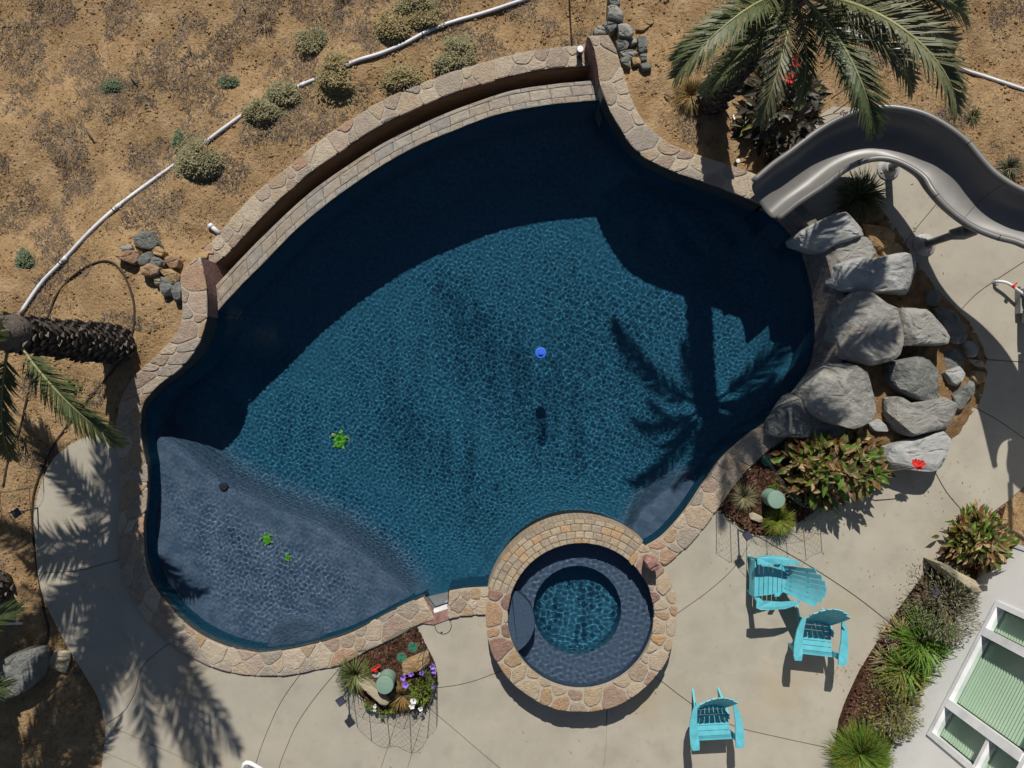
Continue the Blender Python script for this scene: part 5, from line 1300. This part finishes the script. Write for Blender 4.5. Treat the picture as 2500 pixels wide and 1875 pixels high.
tuft('grass_mound', P(2095, 1836, .05), 2200, .44, .005, ('leaf', 'strap', 'grassy'), 'dense bright green grass mound at the end of the mulch strip', 'grass', None, 50, .8, .20, .35)
# lower planter
leaf_bush('flower_bush', P(1030, 1672, .05), .16, .26, .22, 560, .045, .014, ('leaf', 'leaf', 'grassy'), 'bright green bush with purple flowers inside the netted planter', 'bush', seed=51, up=.7, fill=.4,
          flowers=[('purple', -.24, .20, .24, .05), ('purple', -.13, .25, .24, .045), ('purple', .03, .26, .22, .04), ('purple', -.21, .10, .26, .05), ('purple', .18, .34, .20, .045), ('purple', .20, .27, .2, .035), ('purple', .19, .05, .2, .03), ('petal', -.10, -.16, .2, .05), ('petal', -.12, -.24, .18, .05), ('petal', .0, -.30, .14, .04)])
for i, (u, v, r_, lb) in enumerate([(906, 1716, .085, 'small leafy bush with white flowers at the foot of the long slab'), (934, 1732, .095, 'small leafy bush spilling over the planter rim below the slab'), (963, 1727, .08, 'small leafy bush at the planter rim by the brown grass')]):
    leaf_bush('small_bush', P(u, v, .04), r_, r_ * .8, .11, 150, .035, .012, ('leaf', 'grassy'), lb, 'bush', seed=53 + i, up=.7, flowers=[('petal', .08, .0, .12, .035), ('petal', .07, -.06, .1, .03)] if i == 0 else None)
tuft('brown_tuft', P(982, 1695, .05), 420, .26, .004, ('browngrass', 'browngrass', 'palegrass'), 'brown fountain grass tuft between the canister and the flower bush', seed=57, spread=.8)
tuft('green_tuft', P(868, 1645, .05), 260, .38, .005, ('darkgrass', 'leaf', 'palegrass'), 'green grass clump falling over the netted corner of the planter', seed=58, spread=.9)
leaf_bush('red_flower', P(919, 1624, .05), .05, .05, .08, 16, .03, .01, ('leaf',), 'small red geranium flower alone on the mulch', 'flower', seed=59, flowers=[('red', 0, 0, .11, .04), ('red', .03, .02, .10, .035), ('red', -.03, -.02, .1, .035), ('red', .01, -.04, .1, .03)])
# right planter
tuft('grass_tuft', P(1898, 1268, .05), 900, .26, .004, ('grassy', 'grassy', 'leaf'), 'dense yellow green grass tuft below the sage canister', seed=60, spread=.75, base=.07, droop=.4)
tuft('pale_tuft', P(1814, 1212, .05), 260, .26, .004, ('palegrass', 'palegrass', 'rosemary'), 'pale wispy grass tuft by the coping side of the planter', seed=61, spread=.8)
leaf_bush('seedling', P(1890, 1182, .05), .07, .07, .08, 50, .035, .012, ('leaf',), 'little green plant beside the sage canister', 'plant', seed=62)

# ================================================================== pipes, hoses, lights, small things
def run(name, pts_, r, mat, label, cat, n=60, zoff=0.0, group=None, joints=()):
    q = smooth([PT(u, v, zoff) for u, v in pts_], n)
    if joints:
        t = thing(name, q[0], label, cat, group); mb = MB(); mb.tube(q, r, 10); mb.build('tube', mat, t, True)
        for j in joints:
            i = int(j * (n - 2)); mb = MB(); dv_ = (q[i + 1] - q[i]).normalized(); mb.tube([q[i] - dv_ * .05, q[i] + dv_ * .05], r * 1.18, 10); mb.build('coupling', mat, t, True)
            mb = MB(); mb.tube([q[i] + dv_ * .08, q[i] + dv_ * .095], r * 1.15, 8); mb.build('strap', MT['blackp'], t)
        return t
    mb = MB(); loc = q[0]; mb.tube([p - loc for p in q], r, 8)
    o = link(name, mb.data(name, mat, True), None, loc); return tag(o, label, cat, group)
run('drain_pipe', [(1320, -16), (1270, 2), (1180, 32), (1110, 52), (1050, 73), (990, 105), (930, 130), (866, 150), (800, 182), (735, 208), (660, 246), (612, 268), (540, 318), (470, 372), (387, 430), (325, 475), (280, 510), (220, 565), (150, 640), (100, 692), (50, 764)], .029, MT['pvc'], 'long white pipe winding down the slope past the scrub bushes', 'pipe', 110, .03, None, (.2, .42, .62, .78, .9))
run('drain_pipe', [(1980, 48), (2040, 68), (2150, 108), (2300, 155), (2400, 185), (2500, 218), (2600, 250)], .026, MT['pvc'], 'thin white pipe crossing the dirt behind the slide', 'pipe', 40, .02, None, (.45, .6))
t = thing('outlet_pipe', PT(522, 558), 'short white pipe stub poking out of the dirt at the trough wall', 'pipe'); a, b = PT(512, 550, .05), PT(536, 570, .03); mb = MB(); mb.tube([a, b], .036, 12); mb.build('tube', MT['pvc'], t, True); mb = MB(); dv_ = (b - a).normalized(); mb.tube([a - dv_ * .01, a + dv_ * .05], .044, 12); mb.build('cap', MT['pvc'], t, True)
hs = [(120, 410), (135, 365), (170, 300), (210, 265), (245, 240), (250, 638 - 600)]
z = lambda L_: [(x / 2.552, 600 + y / 2.552) for x, y in L_]
run('drip_hose', z([(20, 1500), (40, 1380), (80, 1250), (130, 1120), (160, 980), (200, 800), (230, 660), (270, 520), (310, 410), (350, 310), (430, 210), (540, 130), (640, 95), (710, 110), (770, 180), (810, 270), (835, 370), (835, 480), (820, 560), (795, 640), (700, 780), (580, 920), (450, 1080), (330, 1250), (250, 1420), (210, 1550), (200, 1700), (210, 1850), (235, 2030)]) + [(105, 1480), (118, 1540), (108, 1590)], .016, MT['hose'], 'black drip hose looping round the leaning palm and down the deck edge', 'hose', 150, .012)
run('drip_hose', [(2404, 1292), (2440, 1288), (2480, 1302), (2520, 1330)], .022, MT['hose'], 'brown hose curving over the dirt at the house corner', 'hose', 20, .02)
run('drip_hose', [(1660, 130), (1680, 190), (1700, 260)], .008, MT['hose'], 'thin black drip line in the bed near the palm trunk', 'hose', 20, .01)
def solar(u, v, zt, label, ground=None):
    top = P(u, v, zt); k = 1
    t = thing('solar_light', Vector((top.x, top.y, 0 if ground is None else ground)), label, 'light', 'square solar path lights'); g0 = 0 if ground is None else ground
    mb = MB(); mb.tube([(top.x, top.y, g0), (top.x, top.y, zt - .02)], .011, 8); mb.build('stake', MT['blackp'], t)
    mb = MB(); mb.box(top, (.115, .115, .022), rz=.62); mb.build('cap', MT['blackp'], t); mb = MB(); mb.box(top + Vector((0, 0, .013)), (.098, .098, .004), rz=.62); mb.build('panel', MT['panel'], t)
    mb = MB(); mb.lathe(top - Vector((0, 0, .09)), [(.028, 0), (.04, .07)], 10); mb.build('lens', MT['greyp'], t)
solar(40, 1253, .50, 'square black solar light at the dirt edge of the left deck', -.03)
solar(832, 1712, .50, 'square black solar light outside the netted lower planter')
solar(1825, 1308, .48, 'square black solar light at the rim of the planter by the chairs')
solar(2285, 1445, .45, 'square dark solar light standing within the wispy house shrub')
def puck(u, v, h, r, label, base=None):
    b = PT(u, v) if base is None else P(u, v, base); t = thing('path_light', b, label, 'light'); mb = MB()
    mb.lathe(b, [(r * .8, -.02), (r * .8, h * .8), (r, h * .82), (r, h), (r * .9, h + .006)], 20); mb.build('body', MT['blackp'], t); mb = MB(); mb.lathe(b, [(r * .88, h + .004), (r * .88, h + .012), (r * .6, h + .016)], 20); mb.build('lens', MT['white'], t)
puck(1414, 134, .20, .055, 'round white topped light standing on the trough wall by the raised end', ZC + .012)
puck(1795, 400, .14, .034, 'small round path light in the dirt behind the raised wall')
puck(1817, 274, .10, .028, 'small grey sprinkler head in the palm bed by the canna')
for (u, v, lb) in ((948, 1652, 'sage green canister standing in the netted lower planter'), (1877, 1212, 'sage green canister in the planter beside the boulders')):
    b = P(u, v, .04); t = thing('canister', b, lb, 'canister', 'sage green canisters'); mb = MB(); mb.lathe(b, [(.128, 0), (.125, .30), (.132, .302), (.132, .335), (.122, .35), (.05, .356)], 32); mb.build('body', MT['sage'], t)
    mb = MB(); mb.lathe(b, [(.134, .296), (.134, .303)], 32); mb.build('lid_seam', MT['green'], t)
for (u, v, lb) in ((982, 1604, 'green round valve cover in the mulch above the sage canister'), (1008, 1580, 'green round valve cover at the narrow corner of the lower planter'), (1872, 1125, 'green round valve cover in the planter under the canna')):
    b = P(u, v, .05); t = thing('valve_cover', b, lb, 'cover', 'green valve covers'); mb = MB(); mb.lathe(b, [(.078, 0), (.078, .02), (.07, .026), (.02, .028)], 28); mb.build('cover', MT['green'], t); mb = MB(); mb.box(b + Vector((-.02, -.035, .028)), (.02, .014, .006), rz=.6); mb.build('key_slot', MT['blackp'], t)
# netting fences
def net(name, line, h, lean, label, mat='net', cell=.042, seed=0, posts=6):
    rnd = random.Random(seed); n = max(6, int(length(line) / cell)); q = resample(line, n); t = thing(name, q[0], label, 'netting'); mb = MB(); rows = int(h / cell); g_ = []
    for i, p in enumerate(q):
        tg = (q[min(i + 1, n - 1)] - q[max(i - 1, 0)]).normalized(); nn = Vector((tg.y, -tg.x, 0)) * (lean + .06 * math.sin(i * .37 + seed)); col = []
        for j in range(rows + 1): f = j / rows; col.append(p + nn * f * h + Vector((0, 0, h * f * (1 + .06 * math.sin(i * .5)))))
        g_.append(col)
    def rib_(a, b, w=.0011):
        d_ = (b - a).normalized(); s_ = d_.cross(Vector((.3, .5, .8))).normalized() * w; s2 = d_.cross(s_).normalized() * w
        mb.add([a - s_, a + s_, b + s_, b - s_, a - s2, a + s2, b + s2, b - s2], [(0, 1, 2, 3), (4, 5, 6, 7)])
    for i in range(n - 1):
        for j in range(rows):
            if (i + j) % 2: rib_(g_[i][j], g_[i + 1][j + 1])
            else: rib_(g_[i + 1][j], g_[i][j + 1])
        rib_(g_[i][rows], g_[i + 1][rows], .002)
        rib_(g_[i][0], g_[i + 1][0], .003)
    mb.build('mesh', MT[mat], t)
    for k in range(posts):
        i = int((n - 1) * k / max(1, posts - 1)); mb = MB(); mb.tube([g_[i][0] - Vector((0, 0, .03)), g_[i][rows]], .005, 5); mb.build('stake', MT['net'], t)
    return t
net('plant_net', smooth([p + Vector((0, 0, .03)) for p in px3([(1040, 1572), (1062, 1617), (1068, 1656), (1058, 1703), (1039, 1727), (992, 1740), (945, 1738), (906, 1721), (870, 1693), (843, 1658), (835, 1630)])], 80), .56, .10, 'wire netting fence around the deck side of the lower planter', 'wire', posts=9)
net('plant_net', px3([(838, 1622, .03), (894, 1590, .03), (953, 1563, .03), (1018, 1530, .03)]), .40, -.30, 'green netting slumped against the coping side of the lower planter', 'net', posts=4, seed=2)
net('plant_net', smooth(px3([(1750, 1246, .03), (1792, 1278, .03), (1816, 1295, .03), (1850, 1307, .03), (1893, 1307, .03), (1924, 1290, .03), (1965, 1266, .03), (2001, 1240, .03)]), 60), .56, .08, 'wire netting fence around the deck side of the planter by the chairs', 'wire', posts=7, seed=3)
net('plant_net', smooth(px3([(1866, 1110, .3), (1880, 1130, .32), (1905, 1165, .35), (1930, 1205, .35), (1975, 1228, .3), (2045, 1236, .25)]), 50), .12, .5, 'green netting edge draped under the canna clump', 'net', cell=.03, posts=3, seed=4)
net('plant_net', smooth([PT(u, v) for u, v in [(-20, 1050), (40, 1043), (92, 1062), (112, 1110), (100, 1170), (60, 1195), (0, 1200)]], 50), .42, .0, 'ring of wire netting round the twiggy shrub at the dirt edge', 'wire', posts=6, seed=5)
# pool floater
b = P(1320, 862, WATER); t = thing('chlorine_floater', b, 'round blue chlorine floater on the open water', 'floater'); mb = MB(); mb.lathe(b, [(.05, -.10), (.055, -.02), (.085, -.015), (.09, .012), (.08, .03), (.055, .034), (.052, .028), (.045, .028)], 28); mb.build('float_ring', MT['blue'], t, False)
mb = MB(); mb.lathe(b, [(.036, .026), (.036, .050), (.03, .055)], 20); mb.build('cap', MT['blue'], t); mb = MB(); mb.box(b + Vector((.0, .0, .06)), (.012, .045, .014)); mb.build('tab', MT['blue'], t)
# turtles set in the floor
def turtle(u, v, s, z_, rz, label):
    c = PW(u, v, z_); c.z = floor_z(c.x, c.y) + .03; t = thing('turtle_mosaic', c, label, 'mosaic', None, rz)
    def piece(name, pts_, m_):
        V, F = prism([(x * s, y * s) for x, y in pts_], -.015, .008); o = mesh(name, V, F, MT[m_], t, False, True); o.cycles.is_caustics_receiver = True
    piece('shell', [(.42 * math.cos(a) * (1 - .12 * math.sin(a)), .55 * math.sin(a) - .05) for a in np.linspace(0, 2 * PI, 22)[:-1]], 'turtle')
    piece('head', [(-.1, .5), (.1, .5), (.13, .65), (.06, .78), (-.06, .78), (-.13, .65)], 'turtlelite')
    for sx in (-1, 1):
        piece('front_flipper', [(sx * .3, .28), (sx * .38, .40), (sx * .62, .40), (sx * .80, .10), (sx * .78, -.02), (sx * .62, .16), (sx * .42, .16)], 'turtlelite')
        piece('rear_flipper', [(sx * .22, -.5), (sx * .34, -.42), (sx * .50, -.58), (sx * .42, -.66), (sx * .28, -.60)], 'turtlelite')
turtle(832, 1073, .22, -1.56, rad(-8), 'large green turtle mosaic on the deep floor')
turtle(652, 1315, .14, -.455, rad(20), 'bigger green turtle mosaic on the shallow shelf')
turtle(703, 1360, .085, -.455, rad(-15), 'tiny green turtle mosaic on the shallow shelf')
# floor drains and wall fittings
for (u, v, z_, lb) in ((567, 1180, -.95, 'dark drain cover beside the shelf step'),):
    c = PW(u, v, z_); c.z = floor_z(c.x, c.y) + .02; t = thing('drain_cover', c, lb, 'drain'); mb = MB(); mb.lathe(c, [(.065, -.02), (.065, .02), (.05, .03)], 20); o = mb.build('cover', MT['blackp'], t); o.cycles.is_caustics_receiver = True
# white lounge just entering at the bottom, posts, sticks
t = thing('lounge_chair', P(640, 1930, 0), 'white framed lounge chair just entering past the joint in the deck', 'chair')
a = P(585, 1880, .75); mb = MB()
mb.tube(smooth([P(592, 1900, .70), P(594, 1872, .78), P(606, 1862, .80), P(640, 1880, .80), P(690, 1910, .78)], 24), .03, 10); mb.build('back_frame', MT['white'], t, True)
V = [P(594, 1880, .78), P(607, 1868, .80), P(690, 1915, .78), P(680, 1960, .55), P(640, 1990, .4)]; mb = MB(); mb.add(V, [(0, 1, 2, 3, 4)]); mb.build('sling', MT['greyp'], t)
for u, v in ((600, 1905), (690, 1925), (640, 2000), (720, 2010)):
    mb = MB(); p = P(u, v, 0); mb.tube([p, p + Vector((0, 0, .5))], .02, 8); mb.build('leg', MT['white'], t)
t = thing('marker_pipe', PT(25, 1523), 'thin white pipe with couplings lying on the dirt by the boulder', 'pipe'); a, b = PT(-10, 1524, .03), PT(52, 1522, .03); mb = MB(); mb.tube([a, b], .012, 8); mb.build('tube', MT['pvc'], t)
for f in (.45, .62, .8, .95): mb = MB(); p = a.lerp(b, f); mb.tube([p - Vector((.03, 0, 0)), p + Vector((.03, 0, 0))], .018, 8); mb.build('coupling', MT['white'], t)
t = thing('garden_stake', PT(1386, -90), 'thin dark stake on the dirt above the trough wall', 'stake'); p = PT(1386, -90); mb = MB(); mb.tube([p, p + Vector((0, 0, 1.25))], .016, 6); mb.build('rod', MT['blackp'], t)
for i, (u, v, u2, v2, lb) in enumerate([(208, 312, 226, 338, 'short weathered stick lying on the slope below the patch of pale scrub'), (590, 2, 597, 22, 'short dark stick at the far side of the slope'), (460, 108, 464, 128, 'stubby stick beside a dark dead patch on the slope'), (318, 186, 333, 203, 'thin straight stick above the flat pale scrub patch'), (1622, 230, 1636, 236, 'short pale stick in the palm bed'), (1790, 282, 1798, 316, 'thin bent wire in the palm bed')]):
    a, b = PT(u, v, .03), PT(u2, v2, .06); o = MB(); o.tube([a - a, (b - a) * .5 + Vector((0, 0, .015)), b - a], [.014, .017, .011], 6); tag(link('stick', o.data('stick', MT['dry' if i < 5 else 'steel']), None, a), lb, 'stick', 'loose sticks on the dirt')

# ================================================================== dry stubble, straw and pebbles on the dirt
def scatter_field(n, seed):
    r = np.random.default_rng(seed); x = r.uniform(-8.6, 8.6, n); y = r.uniform(-6.4, 6.6, n)
    ok = ~inside(hole, x, y) & ~inside(dk, x, y)
    ok &= ~((x > 3.2) & (y < 0)) | (x > 7.4) & (y > -2.6)
    return x[ok], y[ok], r
no_go = [Vector((p.x, p.y, 0)) for p in smooth(px3(cap_out, ZC), 40)] + px3([(1485, 80), (1540, 230), (1640, 345), (1890, 440), (1900, 700), (1200, 1100), (350, 1100), (290, 1000), (370, 870), (440, 780), (440, 660)])
def vnoise(x, y, f, seed):
    return np.array([noise.fractal(Vector((a * f + seed, b * f, seed * .3)), 1.0, 2.0, 3) for a, b in zip(x, y)])
def blades(name, n, mat, mask_f, mask_lo, l, w, seed, label, flat=.5, bias=None):
    x, y, r = scatter_field(n, seed); k = ~inside(no_go, x, y); x, y = x[k], y[k]
    m_ = vnoise(x, y, mask_f, seed)
    slope = np.clip((-.15 - terr(x, y)) * 1.6, -.25, .45)       # the wild slope carries more growth than the trodden strip
    k = m_ + slope * (bias or 0) > mask_lo; x, y = x[k], y[k]; n = len(x)
    z_ = terr(x, y); a = r.uniform(0, 6.28, n); e = r.uniform(.05, flat, n); L_ = l * r.uniform(.5, 1.4, n); ww = w * r.uniform(.6, 1.4, n)
    dx, dy, dz = np.cos(a) * np.cos(e), np.sin(a) * np.cos(e), np.sin(e)
    b = np.stack([x, y, z_ + .004], -1); tip = b + np.stack([dx, dy, dz], -1) * L_[:, None]; s_ = np.stack([-np.sin(a), np.cos(a), np.zeros(n)], -1) * ww[:, None]
    V = np.stack([b - s_, b + s_, tip + s_ * .3, tip - s_ * .3], 1).reshape(-1, 3); F = np.arange(4 * n).reshape(-1, 4)
    tag(link(name, npmesh(name, V, F, mat, False)), label, 'dry grass', kind='stuff')
blades('dead_brush', 260000, MT['dry'], 1.35, .285, .075, .005, 7, 'dark grey matted dead brush in patches over the slope', .8, .6)
blades('dry_grass', 110000, MT['straw'], 1.6, .02, .06, .0035, 8, 'pale dry straw strewn over the dirt', .7, .5)
blades('dead_brush', 50000, MT['browngrass'], 2.2, .12, .05, .004, 9, 'brown leaf litter strewn over the dirt', .4, .2)
def lumps(name, n, smin, smax, pw, mat, seed, label, cat, big=0):
    x, y, r = scatter_field(n, seed); k = ~inside(no_go, x, y); x, y = x[k], y[k]; n = len(x); z_ = terr(x, y)
    sz = smin + (smax - smin) * r.random(n) ** pw + big * (r.random(n) > .992) * r.random(n)
    base_ = np.array([(1, 0, 0), (0, 1, 0), (-1, 0, 0), (0, -1, 0), (0, 0, .8), (0, 0, -.5)]); ff = np.array([(0, 1, 4), (1, 2, 4), (2, 3, 4), (3, 0, 4), (1, 0, 5), (2, 1, 5), (3, 2, 5), (0, 3, 5)])
    a = r.uniform(0, 6.28, n); V = np.repeat(base_[None], n, 0) * (sz[:, None] * r.uniform(.6, 1.3, (n, 6)))[:, :, None]
    ca, sa = np.cos(a)[:, None], np.sin(a)[:, None]; V = np.stack([V[..., 0] * ca - V[..., 1] * sa + x[:, None], V[..., 0] * sa + V[..., 1] * ca + y[:, None], V[..., 2] + z_[:, None] + .003], -1)
    F = (ff[None] + 6 * np.arange(n)[:, None, None]).reshape(-1, 3)
    tag(link(name, npmesh(name, V.reshape(-1, 3), F, mat, False)), label, cat, kind='stuff')
lumps('pebbles', 9000, .006, .018, 3, MT['pebble'], 12, 'small pale pebbles scattered over the dirt', 'pebbles', .03)
lumps('clods', 45000, .008, .034, 3.5, MT['dirt'], 13, 'crumbly clods of dry earth over the dirt', 'clods')

# fallen leaves blown over the deck near the plants
mb = MB(); rl = random.Random(77)
for (u, v, r_, n_) in ((2010, 1230, 120, 70), (2200, 1420, 90, 50), (2060, 1640, 60, 40), (960, 1770, 110, 40), (200, 1400, 160, 60), (1800, 1340, 140, 30), (2330, 1180, 120, 40), (1500, 1790, 300, 30), (2250, 560, 120, 25)):
    for k in range(n_):
        p = P(u + rl.gauss(0, r_ * .5), v + rl.gauss(0, r_ * .5), .0)
        if not inside(dk, np.array([p.x]), np.array([p.y]))[0]: continue
        a = rl.uniform(0, 6.28); l = rl.uniform(.008, .028); w = l * rl.uniform(.2, .45); d_ = Vector((math.cos(a), math.sin(a), 0)); s_ = Vector((-d_.y, d_.x, 0)) * w; z_ = Vector((0, 0, .006 + rl.random() * .006))
        mb.add([p - d_ * l + z_, p + s_ + z_ * .6, p + d_ * l + z_ * 1.6, p - s_ + z_ * .8], [(0, 1, 2, 3)])
tag(mb.build('leaf_litter', MT['drystrap']), 'dry leaf bits blown over the concrete deck', 'leaf litter', kind='stuff')
